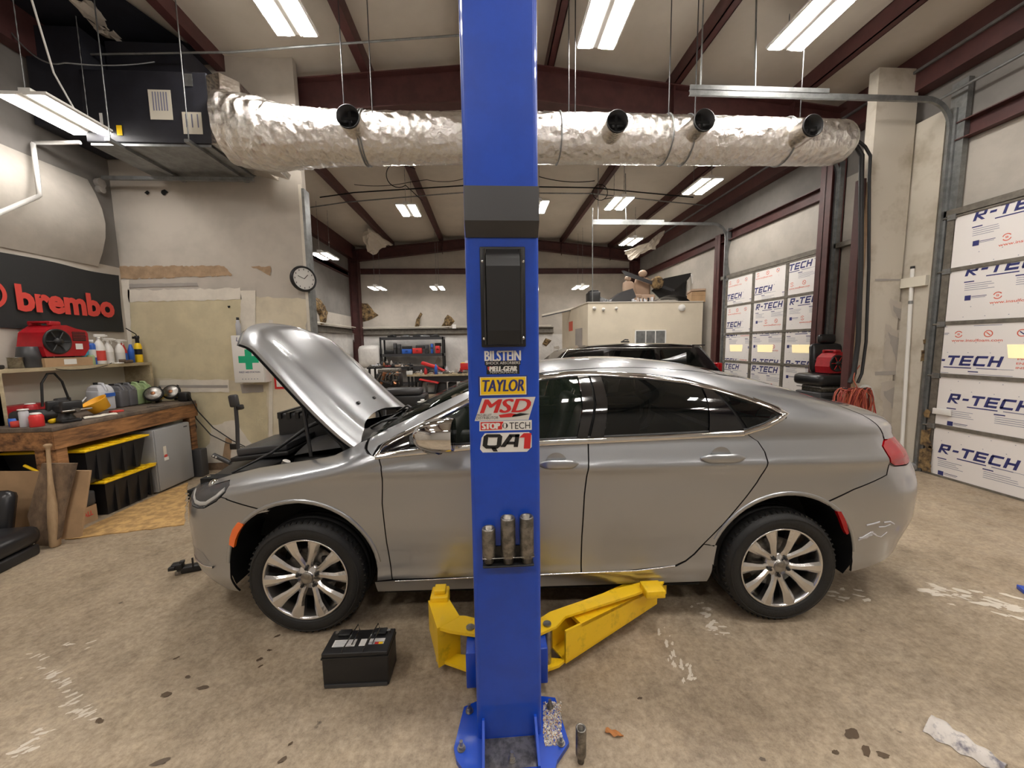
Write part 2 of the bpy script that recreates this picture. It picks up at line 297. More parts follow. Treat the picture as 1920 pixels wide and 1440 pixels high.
# ---------------------------------------------------------------- steel frame
def cee(m,x,y0,y1,zt,dp=.2,w=.065,t=.012,mt='redsteel'):
    m.box(x-t/2,x+t/2,y0,y1,zt-dp,zt,mt); m.box(x-t/2,x+w,y0,y1,zt-dp,zt-dp+t,mt); m.box(x-t/2,x+w,y0,y1,zt-t,zt,mt); m.box(x+w-t,x+w,y0,y1,zt-dp,zt-dp+.03,mt)
for i,x in enumerate(PX):
    lab=['eave purlin over the left wall','purlin nearest the left wall, above the black air handler','purlin to the left of the blue column','purlin hidden behind top of the blue column','purlin just right of the blue column','purlin passing over the second right-hand shop light','purlin above the near garage door tracks','eave purlin over the garage doors'][i]
    m=M(); w=1 if x<.39 else -1
    if i in(0,7): m.box(x-.12,x+.07,YF,YB,zr(x)-.50,zr(x)-.03,'redsteel'); m.box(x-w*.0-.16,x-.13,YF,YB,zr(x)-.30,zr(x)-.27,'galv') if i==7 else None
    else:
        s=M(); cee(s,0,YF,YB,0,.21,.09*(-w)); m.add([v+Vector((x,0,zr(x)-.012)) for v in s.v],s.f,'redsteel')
    m.build('roof_purlin',label='dark red steel '+lab,cat='roof beam',group='roof purlins')
def rafter(Y,da,de,lab,x0,x1):
    m=M(); t=.012
    for a,b in((x0,.39),(.39,x1)):
        top=lambda x:zr(x)-.235; bot=lambda x:zr(x)-.235-(da+(de-da)*abs(x-.39)/5)
        m.prism([(a,Y,top(a)),(b,Y,top(b)),(b,Y,bot(b)),(a,Y,bot(a))],(0,t,0),'redsteel')
        for f in(top,bot): m.prism([(a,Y-.1,f(a)),(b,Y-.1,f(b)),(b,Y-.1,f(b)-.014),(a,Y-.1,f(a)-.014)],(0,.2,0),'redsteel')
    for x in(-1.5,2.65,4.4): m.box(x-.006,x+.006,Y-.09,Y,zr(x)-.66,zr(x)-.24,'redsteel')
    return m.build('roof_rafter',label=lab,cat='roof beam',group='roof rafters')
rafter(5.56,.44,.40,'deep dark red steel rafter crossing behind the foil duct',XL+.1,XR-.3); rafter(YB-.25,.30,.36,'dark red steel rafter along the far end wall',XL+.1,XR-.1); rafter(-2.2,.44,.40,'dark red rafter over the front bay',XL+.1,XR-.2)
def column(x,y,lab,w=.2,d=.3,z1=4.9,g='wall columns'):
    m=M().box(x-w/2,x-w/2+.014,y-d/2,y+d/2,0,z1,'redsteel').box(x+w/2-.014,x+w/2,y-d/2,y+d/2,0,z1,'redsteel').box(x-w/2,x+w/2,y-.007,y+.007,0,z1,'redsteel')
    m.build('steel_column',label=lab,cat='column',group=g)
column(XL+.16,YB-.22,'dark red steel corner column in the far left corner',.3,.28); column(XR-.16,YB-.22,'dark red steel corner column in the far right corner',.28,.28); column(XR-.14,5.78,'dark steel column beside the far garage door, behind the stub wall',.22,.2,4.5)
column(5.40,8.72,'dark red steel jamb beside the far garage door, next to cream office box',.12,.2,4.1)
# rear and side wall girts
def girt(a,b,lab,d=.08,h=.20,mt='redsteel',g='wall girts'):
    a,b=Vector(a),Vector(b); m=M()
    if abs(a.x-b.x)<.01: m.box(min(a.x,a.x-d),max(a.x,a.x-d) if d>0 else a.x-d,a.y,b.y,a.z-h/2,a.z-h/2+.012,mt); m.box(a.x-.012,a.x,a.y,b.y,a.z-h/2,a.z+h/2,mt) ; m.box(min(a.x-d,a.x),max(a.x-d,a.x),a.y,b.y,a.z+h/2-.012,a.z+h/2,mt)
    else: m.box(a.x,b.x,a.y-d,a.y,a.z-h/2,a.z-h/2+.012,mt).box(a.x,b.x,a.y-d,a.y,a.z+h/2-.012,a.z+h/2,mt).box(a.x,b.x,a.y-.014,a.y,a.z-h/2,a.z+h/2,mt)
    return m.build('wall_girt',label=lab,cat='wall beam',group=g)
girt((XL+.3,YB,4.27),(XR-.3,YB,4.27),'upper dark red girt across the far end wall',.1,.18)
girt((XL+.3,YB-.03,2.18),(2.4,YB-.03,2.18),'lower grey girt with conduit across the far end wall, above the black rack',.12,.20,'frame')
girt((XR,YF+.1,4.0),(XR,4.6,4.0),'red girt above the near garage door',.10,.2); girt((XR,5.75,4.0),(XR,YB-.4,4.0),'red girt above the far garage door and the office box',.10,.2)
girt((XL+.045,5.5,2.18),(XL+.045,YB-.4,2.18),'grey girt along the left wall of the rear bay',-.10,.18,'frame'); girt((XL,5.5,4.1),(XL,YB-.4,4.1),'upper red girt along the left wall of the rear bay',-.1,.18)
# conduit along the girt with boxes
m=M().tube([(XL+.1,5.6,2.33),(XL+.1,YB-.15,2.33),(2.3,YB-.15,2.33)],.016,'paper',6); m.box(-1.25,-1.12,YB-.22,YB-.12,2.26,2.40,'white').box(.6,.7,YB-.22,YB-.12,2.28,2.38,'white')
m.build('electrical_conduit',label='pale conduit with junction boxes running along the far wall girt',cat='conduit')
# torn brown insulation showing at the far wall
def tear(pts,x,Y,lab,axis='Y'):
    m=M(); P=[aY(a,b,Y) if axis=='Y' else aX(a,b,x) for a,b in pts]
    Q=ragged(P,.04,.16); n=len(Q); c=sum(Q,Vector())/n; off=Vector((0,-.10,0)) if axis=='Y' else Vector((.10,0,0)); o2=Vector((0,-.012,0)) if axis=='Y' else Vector((.012,0,0))
    if axis=='Y':
        for q in Q: q.y=Y-.01
    else:
        for q in Q: q.x=x+.01
    mid=[q.lerp(c,.45)+off for q in Q]; m.add(Q+mid+[c+off*.6],[(i,(i+1)%n,n+(i+1)%n,n+i) for i in range(n)]+[(n+i,n+(i+1)%n,2*n) for i in range(n)],'fiberglass')
    m.build('torn_insulation',label=lab,cat='insulation',group='torn insulation patches')
tear([(672,566),(690,570),(709,592),(700,600),(673,603)],0,YB,'large brown torn insulation patch right beside the far corner column'); tear([(780,598),(788,586),(791,588),(784,614),(779,612)],0,YB,'thin brown torn insulation strip on far wall, left of the triangular one'); tear([(831,604),(838,588),(852,604),(843,614),(829,611)],0,YB,'triangular torn insulation patch on far wall nearest the blue column')
tear([(580,555),(600,563),(614,588),(610,606),(600,608),(598,590),(584,570)],XL,0,'ragged torn insulation hanging on the left wall behind the clock','X')
tear([(1016,645),(1022,633),(1034,640),(1024,652)],0,YB,'small dark torn patch on far wall right of the blue column')
# insulation flaps hanging from the roof
def flap(px,Y0,lab):
    m=M(); P=[]
    for (a,b,dy) in px: P.append(aY(a,b,Y0+dy))
    bm=bmesh.new(); f=bm.faces.new([bm.verts.new(p) for p in P]); bmesh.ops.triangulate(bm,faces=[f]); bmesh.ops.subdivide_edges(bm,edges=bm.edges[:],cuts=4,use_grid_fill=True)
    for v in bm.verts: v.co+=Vector((random.uniform(-.03,.03),random.uniform(-.06,.06),random.uniform(-.03,.03)))
    bmesh.ops.recalc_face_normals(bm,faces=bm.faces[:]); r=bmesh.ops.extrude_face_region(bm,geom=bm.faces[:]); 
    for v in r['geom']:
        if isinstance(v,bmesh.types.BMVert): v.co+=Vector((.02,.05,.03))
    m.bm(bm,'ceil',False); m.build('insulation_flap',label=lab,cat='insulation',group='hanging insulation flaps')
flap([(690,428,0),(735,460,.5),(718,464,.6),(700,478,.7),(690,470,.5),(678,440,.2)],11.6,'pale insulation flap torn loose above the far left corner')
flap([(1172,470,.0),(1215,455,.0),(1246,432,0),(1240,440,0),(1228,467,.2),(1205,474,.3),(1184,489,.4),(1172,478,.3)],10.9,'bright insulation flap torn loose under the light above the office box')
flap([(135,0,-.4),(155,0,-.4),(208,55,0),(216,75,.1),(200,68,.1),(178,58,0)],4.7,'ragged insulation edge hanging over the black air handler')
# exposed liner at the left eave; its black includes the air handler's shadow
M().add([(XL,y,z) for y,z in((1.5,5.02),(5.28,5.02))]+[(-3.3,5.28,5.15),(-3.75,3.6,5.1),(-3.9,1.5,5.08)],[(0,1,2,3,4)],'navy').build('trim_5',kind=ST)
M().grid(lambda a,b:(XR-.02-.06*math.sin(b*PI),5.8+2.75*a,3.16+.75*b+.0*a),12,4,'insul').build('trim_6',kind=ST,recalc=False)
M().grid(lambda a,b:(XL+.02+.14*math.sin(b*PI)+.01*math.sin(a*19),-1+6.0*a,2.66+1.0*b),24,6,'insul',flip=True).build('trim_7',kind=ST,recalc=False)
# conduit lines and cables under the roof
def cable(pts,r,mt,lab,cat='cable',nm='ceiling_cable'):
    M().tube(pts,r,mt,6).build(nm,label=lab,cat=cat)
cable([aY(0,105,4.6),aY(430,98,4.6),aY(640,82,4.6),aY(862,66,4.6)],.012,'galv','thin grey pipe running level under the roof in front of the duct','pipe','ceiling_pipe')
cable([aZ(568,391,4.9),aZ(650,379,4.9),aZ(793,367,4.9),aZ(870,361,4.95),aZ(1110,363,4.95),aZ(1260,379,4.9),aZ(1350,388,4.9),aZ(1374,395,4.85)],.013,'galv','conduit crossing the rear bay under the purlins','pipe','ceiling_pipe')
cable([aZ(600,370,4.95),aZ(664,361,4.95),aZ(870,348,4.98),aZ(1110,352,4.98),aZ(1300,370,4.95)],.013,'dark','dark rod crossing the rear bay just above the conduit','rod','bracing_rod')
cable(sag(aZ(664,346,5.1),aZ(766,342,5.1),.05)+sag(aZ(800,337,5.1),aZ(870,335,5.1),.05),.006,'dark','black wire drooping under the roof left of the blue column')
cable(sag(aZ(1010,331,5.1),aZ(1115,339,5.1),.06),.008,'dark','black wire drooping under the roof right of the blue column')
cable([Vector((-1.35,7.9,5.1))]+arc(Vector((-1.62,7.6,4.85)),.22,PI*.4,PI*1.7,14,'xz')+[Vector((-1.3,8.3,4.65))],.008,'dark','looped black cord above the light left of the blue column')
cable(arc(Vector((2.45,8.3,4.85)),.16,-PI*.4,PI*1.7,16,'xz')+[Vector((2.72,8.0,4.65))],.008,'dark','looped black cord above the light right of the blue column')
cable(sag(aY(20,60,4.3),aY(120,118,4.3),.1)+sag(aY(125,118,4.3),aY(290,116,4.7),.03),.007,'galv','thin wire sagging across in front of the black air handler')
cable([aY(1111,390,7.9),aY(1111,566,7.9)],.009,'galv','thin rod hanging from the end of the far door track','rod','hanging_rod')
# ---------------------------------------------------------------- shop lights
def shop_light(c,lab,chain_top,rz=0.,L=.64,led='led'):
    t=thing('shop_light',lab,'light',c,'twin strip shop lights'); T=Matrix.Translation(c)@Matrix.Rotation(rz,4,'Z')
    m=M().at(T); m.box(-.22,.22,-L/2,L/2,0,.018,'white').box(-.05,.05,-L/2+.04,L/2-.04,.018,.07,'white')
    for x in(-.115,.115): m.box(x-.09,x+.09,-L/2,L/2,-.012,0,'white')
    m.build('housing',t)
    for x in(-.13,.13): M().at(T).box(x-.065,x+.065,-L/2+.012,L/2-.012,-.022,-.0125,led).build('diffuser',t)
    for y in(-L/2+.05,L/2-.05):
        m=M().at(T); top=T.inverted()@Vector((c[0],T@Vector((0,y,0)) and (T@Vector((0,y,0))).y,chain_top)); n=max(4,int((chain_top-c[2])/.05)); 
        if n<20 and False: pass
        m.tube([(x*.0,y,.07+ (top.z-.07)*k/n) for k in range(n+1) for x in(0,)],[.006 if k%2 else .003 for k in range(n+1)],'galv',5); m.build('chain',t)
    return t
A=[(1.25,4.15,4.9,'twin strip shop light just right of the blue column top'),(-1.92,4.12,4.9,'twin strip shop light over the car hood, left of the blue column'),(3.38,4.08,4.9,'twin strip shop light above the near garage door, front right'),
(-1.66,8.72,4.6,'lit twin strip light left of the blue column, under looped cord'),(-3.98,9.9,3.9,'low hanging twin strip light right beside the wall clock'),(-3.46,13.0,3.5,'left of two small distant lights near the far wall'),(-1.57,12.8,3.5,'distant light near the far wall, next to the blue column'),
(3.05,12.7,3.5,'distant light near the far wall, left of the office box'),(1.12,8.45,4.6,'rear light half hidden behind the blue column'),(2.82,8.2,4.6,'rear twin strip light beside the looped cord, right of the column'),(4.12,7.3,4.6,'rear twin strip light closest to the far garage door'),(3.92,10.4,4.4,'rear light below which the torn insulation flap hangs')]
for x,y,z,l in A:
    if y>7: shop_light((x,min(y,12.5),z),l,zc(x)-.02,L=.72,led='led3' if y<12 else 'led2')
    else: shop_light((x,y,z),l,zc(x)-.02)
lt=shop_light((-4.05,4.14,3.9),'low twin strip shop light on chains at upper left, before the black air handler',4.98,rz=.0,led='led2')
M().tube([(-4.0,4.25,3.97),(-4.02,4.1,4.25),(-3.9,3.9,4.55),(-3.8,3.7,4.98)],.008,'white',6).build('power_cord',lt)
for x,y in((-2.6,.6),(.9,1.0),(3.4,.8),(-3.4,-2.),(-.9,-2.),(1.6,-2.),(4.1,-2.)): shop_light((x,y,4.9),'unseen twin strip shop light over the front of the bay',zc(x)-.02).__setitem__('group','lights over the front of the bay')  # fixtures out of view; farthest row got extra ones to brighten the car side
# ================================================================ silver sedan
ph=-.0432; cph,sph=math.cos(ph),math.sin(ph); OX,OY=-1.0612-sph*.90,2.1066+cph*.90
CAR=Matrix.Translation((OX,OY,0))@Matrix.Rotation(ph,4,'Z')
def spl(xs,ys):
    n=len(xs); d=[(ys[i+1]-ys[i])/(xs[i+1]-xs[i]) for i in range(n-1)]; m=[d[0]]+[0 if d[i-1]*d[i]<=0 else 2*d[i-1]*d[i]/(d[i-1]+d[i]) for i in range(1,n-1)]+[d[-1]]
    def f(x):
        if x<=xs[0]: return ys[0]+m[0]*(x-xs[0])
        if x>=xs[-1]: return ys[-1]+m[-1]*(x-xs[-1])
        i=0
        while x>xs[i+1]: i+=1
        h=xs[i+1]-xs[i]; t=(x-xs[i])/h
        return (2*t**3-3*t*t+1)*ys[i]+(t**3-2*t*t+t)*h*m[i]+(-2*t**3+3*t*t)*ys[i+1]+(t**3-t*t)*h*m[i+1]
    return f
ZR=spl([-.96,-.8,-.5,0,.2,.35,.60,.85,1.15,1.5,1.9,2.3,2.7,3.0,3.25,3.45,3.7,3.93],[.82,.87,.93,1.01,1.06,1.135,1.265,1.375,1.47,1.53,1.548,1.52,1.445,1.365,1.285,1.235,1.185,1.12])
ZB=spl([-.96,-.5,0,.6,1.5,2.5,3.1,3.5,3.93],[.72,.80,.90,1.01,1.08,1.10,1.10,1.08,1.00])
EF0=spl([.15,.28,.40,.55,.68,.80,.95],[-.84,-.94,-.985,-.99,-.98,-.92,-.84])
ER0=spl([.25,.36,.55,.7,.82,.92,1.0,1.1],[3.80,3.88,3.98,3.98,3.94,3.87,3.80,3.72])
EF=lambda z:EF0(max(.15,min(z,.95))); ER=lambda z:ER0(max(.2,min(z,1.1)))
SC=spl([.20,.27,.335,.38,.45,.55,.66,.78,.88,.925,.952,.968,.985,1.05,1.12,1.2],[.905,.945,.966,.960,.961,.970,.980,.983,.981,.986,.999,1.0,.990,.962,.935,.92])
def plan(u,z):
    if u<0: t=u/EF(z)
    elif u>2.75: t=(u-2.75)/(ER(z)-2.75)
    else: return 1
    return 0 if t>=1 else (1-t**3.2)**.38
def CW(u,z):
    zb=ZB(u); b=.935*plan(u,min(z,1.05))
    if z<=zb: return b*SC(z)
    zt=ZR(u); t=(z-zb)/(zt-zb)
    if t>=1 or zt<=zb: return 0
    return b*SC(zb)*(1-t**2.8)**.42
def toUQ(u,z,Q=None):
    if Q is None:
        zb,zt=ZB(u),ZR(u)
        Q=z-zb if z<=zb else (1-max(0,1-(z-zb)/(zt-zb))**(1/2.4))*.8
    else: z=zofQ(u,Q)
    if u<0: U=-(1-max(0,1-u/EF(z))**(1/2.6))
    elif u>2.75: U=2.75+(1-max(0,1-(u-2.75)/(ER(z)-2.75))**(1/2.6))
    else: U=u
    return U,Q
def zofQ(u,Q):
    zb,zt=ZB(u),ZR(u)
    return zb+Q if Q<=0 else zb+(zt-zb)*(1-max(0,1-Q/.8)**2.4)
def fromUQ(U,Q):
    u=U
    for _ in range(8):
        z=zofQ(u,Q)
        if U<0: u=EF(z)*(1-max(0,1+U)**2.6)
        elif U>2.75: u=2.75+(ER(z)-2.75)*(1-max(0,1-(U-2.75))**2.6)
        else: break
    return u,zofQ(u,Q)
def surf(u,z,side=-1,lift=0):
    return Vector((u,side*(CW(u,z)+lift),z))
def inset(P,d):
    n=len(P); A=sum(P[i][0]*P[(i+1)%n][1]-P[(i+1)%n][0]*P[i][1] for i in range(n)); s=1 if A>0 else -1; out=[]
    for i in range(n):
        a,b,c=Vector(P[i-1]),Vector(P[i]),Vector(P[(i+1)%n]); e1=(b-a); e2=(c-b)
        if e1.length<1e-6 or e2.length<1e-6: out.append(P[i]); continue
        n1=Vector((-e1.y,e1.x)).normalized()*s; n2=Vector((-e2.y,e2.x)).normalized()*s; q=n1+n2
        q=q.normalized()*min(d/max(.4,q.normalized().dot(n1)),2*d) if q.length>1e-3 else n1*d
        out.append((b.x+q.x,b.y+q.y))
    return out
def panelbm(poly,gap=.0012,lift=0,center=False,thick=.014,gu=.07,gq=.016,uq=False,T=None,rim=True,both=False,mt='paint',m=None):
    """poly: list of (u,z) or (u,None,Q). returns builder with the near-side panel (and mirrored half when center/both)"""
    pts=[]; n=len(poly)
    for i in range(n):
        a,b=poly[i],poly[(i+1)%n]
        ta=toUQ(*a); tb=toUQ(*b)
        if len(a)==2 and len(b)==2:
            L=math.hypot(b[0]-a[0],b[1]-a[1]); k=max(1,int(L/.04))
            for j in range(k): t=j/k; pts.append(toUQ(a[0]+(b[0]-a[0])*t,a[1]+(b[1]-a[1])*t))
        else:
            k=max(1,int(math.hypot(tb[0]-ta[0],tb[1]-ta[1])/.05))
            for j in range(k): t=j/k; pts.append((ta[0]+(tb[0]-ta[0])*t,ta[1]+(tb[1]-ta[1])*t))
    if gap: 
        q=inset(pts,gap); pts=[(x,.8) if y0>.799 else (x,y) for (x,y),(x0,y0) in zip(q,pts)]
    bm=bmesh.new(); bm.faces.new([bm.verts.new((x,y,0)) for x,y in pts])
    x0=min(p[0] for p in pts);x1=max(p[0] for p in pts);y0=min(p[1] for p in pts);y1=max(p[1] for p in pts)
    def cut(co,no): bmesh.ops.bisect_plane(bm,geom=bm.verts[:]+bm.edges[:]+bm.faces[:],dist=1e-5,plane_co=co,plane_no=no)
    k=math.ceil(x0/gu)
    while k*gu<x1: cut((k*gu,0,0),(1,0,0)); k+=1
    k=math.ceil(y0/gq)
    while k*gq<y1: cut((0,k*gq,0),(0,1,0)); k+=1
    for zc_ in (.957,.975):  # shoulder crease
        pass
    bmesh.ops.triangulate(bm,faces=[f for f in bm.faces if len(f.verts)>4])
    co=[]; 
    for v in bm.verts:
        u,z=fromUQ(v.co.x,v.co.y); w=CW(u,z)
        if v.co.y>.7985 or v.co.x<-.9999 or v.co.x>3.7499: w=0
        co.append((u,w,z,w<1e-6))
    bm.verts.index_update()
    bd=[(e.verts[0].index,e.verts[1].index) for e in bm.edges if e.is_boundary]
    fs=[tuple(v.index for v in f.verts) for f in bm.faces]; bm.free()
    m=m or M(); m.at(T if T is not None else CAR)
    for side in ((-1,1) if (center or both) else (-1,)):
        V=[Vector((u,side*(w+(lift if w>0 else 0)),z)) for u,w,z,_ in co]
        m.add(V,fs if side<0 else [f[::-1] for f in fs],mt,True)
        if rim and thick:
            for a,b in bd:
                if co[a][3] and co[b][3]: continue
                ia=[Vector((co[i][0],side*max(0,co[i][1]+lift-thick),co[i][2]-(thick if co[i][2]>ZB(co[i][0])+.2 else 0))) for i in(a,b)]
                m.add([V[a],V[b],ia[1],ia[0]],[(0,1,2,3)],mt if mt!='paint' else 'black')
    return m
def fixn(o):
    me=o.data; bm=bmesh.new(); bm.from_mesh(me); bmesh.ops.remove_doubles(bm,verts=bm.verts,dist=2e-4) if False else None
    bm.to_mesh(me); bm.free(); return o
def cpart(m,name,parent,label=None): return m.build(name,parent,label)
CARL='silver four-door sedan parked behind the blue lift column, hood raised'
car=thing('car',CARL,'car',(OX,OY,0))
def both(poly,name,mt='paint',label=None,**kw):
    m=panelbm(poly,mt=mt,**kw); o=m.build(name,car,label,recalc=False)
    me=o.data.copy()
    inv=CAR.inverted(); off=Vector((OX,OY,0))
    for v in me.vertices:
        q=inv@(v.co+off); q.y=-q.y; v.co=(CAR@q)-off
    bm=bmesh.new(); bm.from_mesh(me); bmesh.ops.reverse_faces(bm,faces=bm.faces); bm.to_mesh(me); bm.free()
    o2=bpy.data.objects.new(name,me); COL.objects.link(o2); o2.parent=car
    if label: o2['label']=label
    return o
def archpts(cx,cz,r,a0,a1,n=16): return [(cx+r*math.cos(a0+(a1-a0)*i/n),cz+r*math.sin(a0+(a1-a0)*i/n)) for i in range(n+1)]
FA=(-.02,.365); RA=(2.755,.35)
fend_top=[(-.63,None,.25),(-.5,None,.32),(-.35,None,.36),(-.16,None,.36),(.02,None,.34),(.13,None,.33)]
both([(-.17,.75)]+[(-.449,.822),(-.427,.845),(-.430,.873),(-.47,.883),(-.58,None,.21)]+fend_top+[(.22,1.045),(.30,1.08),(.38,1.055),(.451,1.035),(.466,.96),(.456,.78),(.466,.54),(.486,.32),(.40,.31)]+archpts(*FA,.425,R(-5),R(118),18),'front_fender')
both([(.49,.32),(.47,.54),(.46,.78),(.47,.96),(.455,1.035),(.60,1.055),(1.0,1.082),(1.611,1.098),(1.606,1.0),(1.583,.8),(1.573,.56),(1.571,.335),(1.0,.325)],'front_door')
DE=[(2.51,1.13),(2.575,1.085),(2.603,1.03),(2.608,.985),(2.595,.92),(2.56,.855),(2.50,.77),(2.44,.69),(2.38,.61),(2.33,.55),(2.28,.49),(2.23,.43),(2.18,.388),(2.12,.362)]
both([(1.576,.335),(1.578,.56),(1.588,.8),(1.611,1.0),(1.616,1.10),(2.15,1.112)]+DE+[(1.85,.34)],'rear_door')
both([(.385,.215),(1.0,.222),(1.7,.228),(2.33,.235),(2.34,.36),(2.362,.47),(2.285,.485),(2.235,.425),(2.184,.381),(2.124,.354),(1.85,.332),(1.57,.329),(1.0,.319),(.49,.311),(.385,.303)],'rocker_panel')
rail=[(.32,1.09),(.43,1.145),(.62,1.23),(.9,None,.47),(1.25,None,.465),(1.9,None,.466),(2.3,None,.466),(2.55,None,.470),(2.9,None,.51),(3.12,None,.555)]
both([(.412,1.048),(.43,1.09),(.51,1.135),(.64,1.195),(.92,1.325),(1.15,1.405),(1.38,1.46),(1.70,1.475),(2.0,1.46),(2.24,1.43),(2.40,1.385),(2.56,1.33),(2.70,1.275),(2.765,1.24),(2.75,1.21),(2.64,1.16),(2.518,1.127)]+[(a+.005,b-.002) for a,b in DE[1:11]]+[(2.36,.475),(2.345,.36)]+archpts(*RA,.425,R(177),R(60),18)+[(2.976,.735),(3.128,.801),(3.352,.868),(3.368,.935),(3.341,1.03),(3.375,1.06),(3.38,1.09),(3.30,None,.24),(3.16,None,.42)]+rail[::-1],'body_side',gq=.018)
panelbm([(-.172,.747)]+archpts(*FA,.425,R(120),R(184),10)+[(-.44,.215),(-.60,.20),(-.84,.19),(-.995,.28),(-.999,.40),(-.999,.55),(-.999,.68),(-.95,.76),(-.80,.765),(-.747,.744),(-.708,.726),(-.64,.729),(-.582,.740),(-.483,.793),(-.452,.818)],center=True,gu=.05,gq=.03).build('front_bumper',car,recalc=False)
panelbm([(2.98,.73)]+archpts(*RA,.425,R(55),R(-4),12)+[(3.20,.27),(3.45,.30),(3.75,.33),(3.99,.42),(3.99,.60),(3.99,.80),(3.99,.93),(3.62,.895),(3.56,.893),(3.42,.908),(3.372,.925),(3.356,.866),(3.131,.797)],center=True,gu=.05,gq=.03).build('rear_bumper',car,recalc=False)
# roof skin, windshield, back glass, deck lid
panelbm([(1.28,None,.475),(1.9,None,.47),(2.3,None,.47),(2.55,None,.475),(2.45,None,.6),(2.42,None,.8),(1.9,None,.8),(1.22,None,.8),(1.22,None,.6)],center=True,gap=.0015,gu=.1,gq=.05).build('roof',car,recalc=False)
panelbm([(.33,1.095),(.44,1.152),(.63,1.24),(.9,None,.48),(1.27,None,.48),(1.21,None,.6),(1.21,None,.8),(.18,None,.8),(.24,1.07),(.30,1.085)],center=True,gap=.002,lift=-.004,mt='clearglass',gu=.1,gq=.05).build('windshield',car,recalc=False)
panelbm([(2.56,None,.485),(2.9,None,.515),(3.10,None,.565),(3.13,None,.65),(3.16,None,.8),(2.43,None,.8),(2.46,None,.6)],center=True,gap=.002,lift=-.004,mt='tint',gu=.1,gq=.05).build('rear_window',car,recalc=False)
panelbm([(3.125,None,.56),(3.165,None,.427),(3.305,None,.246),(3.385,1.093),(3.39,1.062),(3.63,1.03),(3.99,1.02),(3.99,None,.05),(3.99,None,.8),(3.17,None,.8)],center=True,gu=.06,gq=.04).build('trunk_lid',car,recalc=False)
panelbm([(3.64,1.02),(3.64,.91),(3.99,.94),(3.99,1.01)],center=True,gu=.06,gq=.03).build('trunk_lid',car,recalc=False)
# glass and black frames
def ribbon(path,w,lift,mt,m,side=(-1,),closed=False,t=.004):
    P=[]; n=len(path)
    for i in range(n if closed else n-1):
        a,b=path[i],path[(i+1)%n]; k=max(1,int(math.hypot(b[0]-a[0],b[1]-a[1])/.03))
        for j in range(k): P.append((a[0]+(b[0]-a[0])*j/k,a[1]+(b[1]-a[1])*j/k))
    if not closed: P.append(path[-1])
    n=len(P)
    for s in side:
        ring=[]
        for i in range(n):
            a=Vector(P[(i-1)%n] if closed else P[max(i-1,0)]); b=Vector(P[(i+1)%n] if closed else P[min(i+1,n-1)]); d=(b-a).normalized(); nn=Vector((-d.y,d.x))*w/2
            ww=[]
            for q,l in((-1,lift-t),(-1,lift),(-.5,lift+t*.8),(.5,lift+t*.8),(1,lift),(1,lift-t)):
                u,z=P[i][0]+nn.x*q,P[i][1]+nn.y*q; ww.append(CAR@surf(u,z,s,l))
            ring.append(ww)
        if closed: ring.append(ring[0])
        m.T=Matrix(); m.rings(ring,mt,cap=False,closed=True,smooth=True)
    return m
DLO=[(.43,1.05),(.46,1.095),(.53,1.13),(.65,1.185),(.92,1.312),(1.15,1.39),(1.38,1.445),(1.55,1.462),(1.75,1.464),(2.0,1.447),(2.24,1.415),(2.40,1.372),(2.56,1.32),(2.69,1.268),(2.74,1.238),(2.735,1.215),(2.63,1.168),(2.53,1.135),(2.17,1.122),(1.62,1.108),(1.0,1.092),(.6,1.066)]
both(DLO[:1]+[(.45,1.06),(.62,1.085),(.60,1.15),(.53,1.12)],'mirror_sail',mt='gloss',lift=-.004)
def strip(a,b,w0,w1): 
    (x0,z0),(x1,z1)=a,b; return [(x0-w0,z0),(x0+w0,z0),(x1+w1,z1),(x1-w1,z1)]
both([(1.545,1.105),(1.605,1.108),(1.655,1.30),(1.665,1.455),(1.60,1.455),(1.59,1.30)],'door_pillar_trim',mt='gloss',lift=-.002,gap=.0015)
both([(1.62,1.108),(1.70,1.11),(1.735,1.30),(1.74,1.455),(1.675,1.457),(1.668,1.30)],'door_pillar_trim',mt='gloss',lift=-.002,gap=.0015)
both([(2.30,1.13),(2.51,1.138),(2.44,1.26),(2.375,1.37),(2.325,1.385),(2.31,1.26)],'door_pillar_trim',mt='gloss',lift=-.002,gap=.0015)
both([(.64,1.085),(1.0,1.105),(1.54,1.118),(1.585,1.30),(1.595,1.448),(1.38,1.43),(1.15,1.375),(.92,1.295),(.66,1.17)],'front_door_glass',mt='clearglass',lift=-.012,rim=False)
both([(1.705,1.122),(2.30,1.138),(2.31,1.26),(2.32,1.38),(2.24,1.40),(2.0,1.432),(1.745,1.448),(1.735,1.30)],'rear_door_glass',mt='tint',lift=-.012,rim=False)
both([(2.535,1.145),(2.63,1.18),(2.72,1.225),(2.56,1.305),(2.40,1.358),(2.46,1.26)],'quarter_glass',mt='tint',lift=-.010,rim=False)
for s in(-1,1): m=M(); ribbon(DLO,.042,-.010,'black',m,(s,),True); m.build('window_seal',car,recalc=True)
for s in(-1,1):
    m=M(); ribbon(DLO,.024,.001,'chrome',m,(s,),True,.006); ribbon([(.43,1.045),(.6,1.058),(1.0,1.085),(1.62,1.10),(2.17,1.116),(2.5,1.126)],.03,.002,'chrome',m,(s,),False,.006); ribbon([(2.5,1.13),(2.62,1.165),(2.72,1.21),(2.765,1.235),(2.72,1.262),(2.6,1.31)],.03,.002,'chrome',m,(s,),False,.007)
    m.build('window_chrome_trim',car,'chrome window surround')
for s in(-1,1): m=M(); ribbon([(.50,.305),(1.0,.320),(1.57,.330),(1.9,.336),(2.12,.358)],.010,.002,'alloy',m,(s,)); m.build('sill_strip',car)
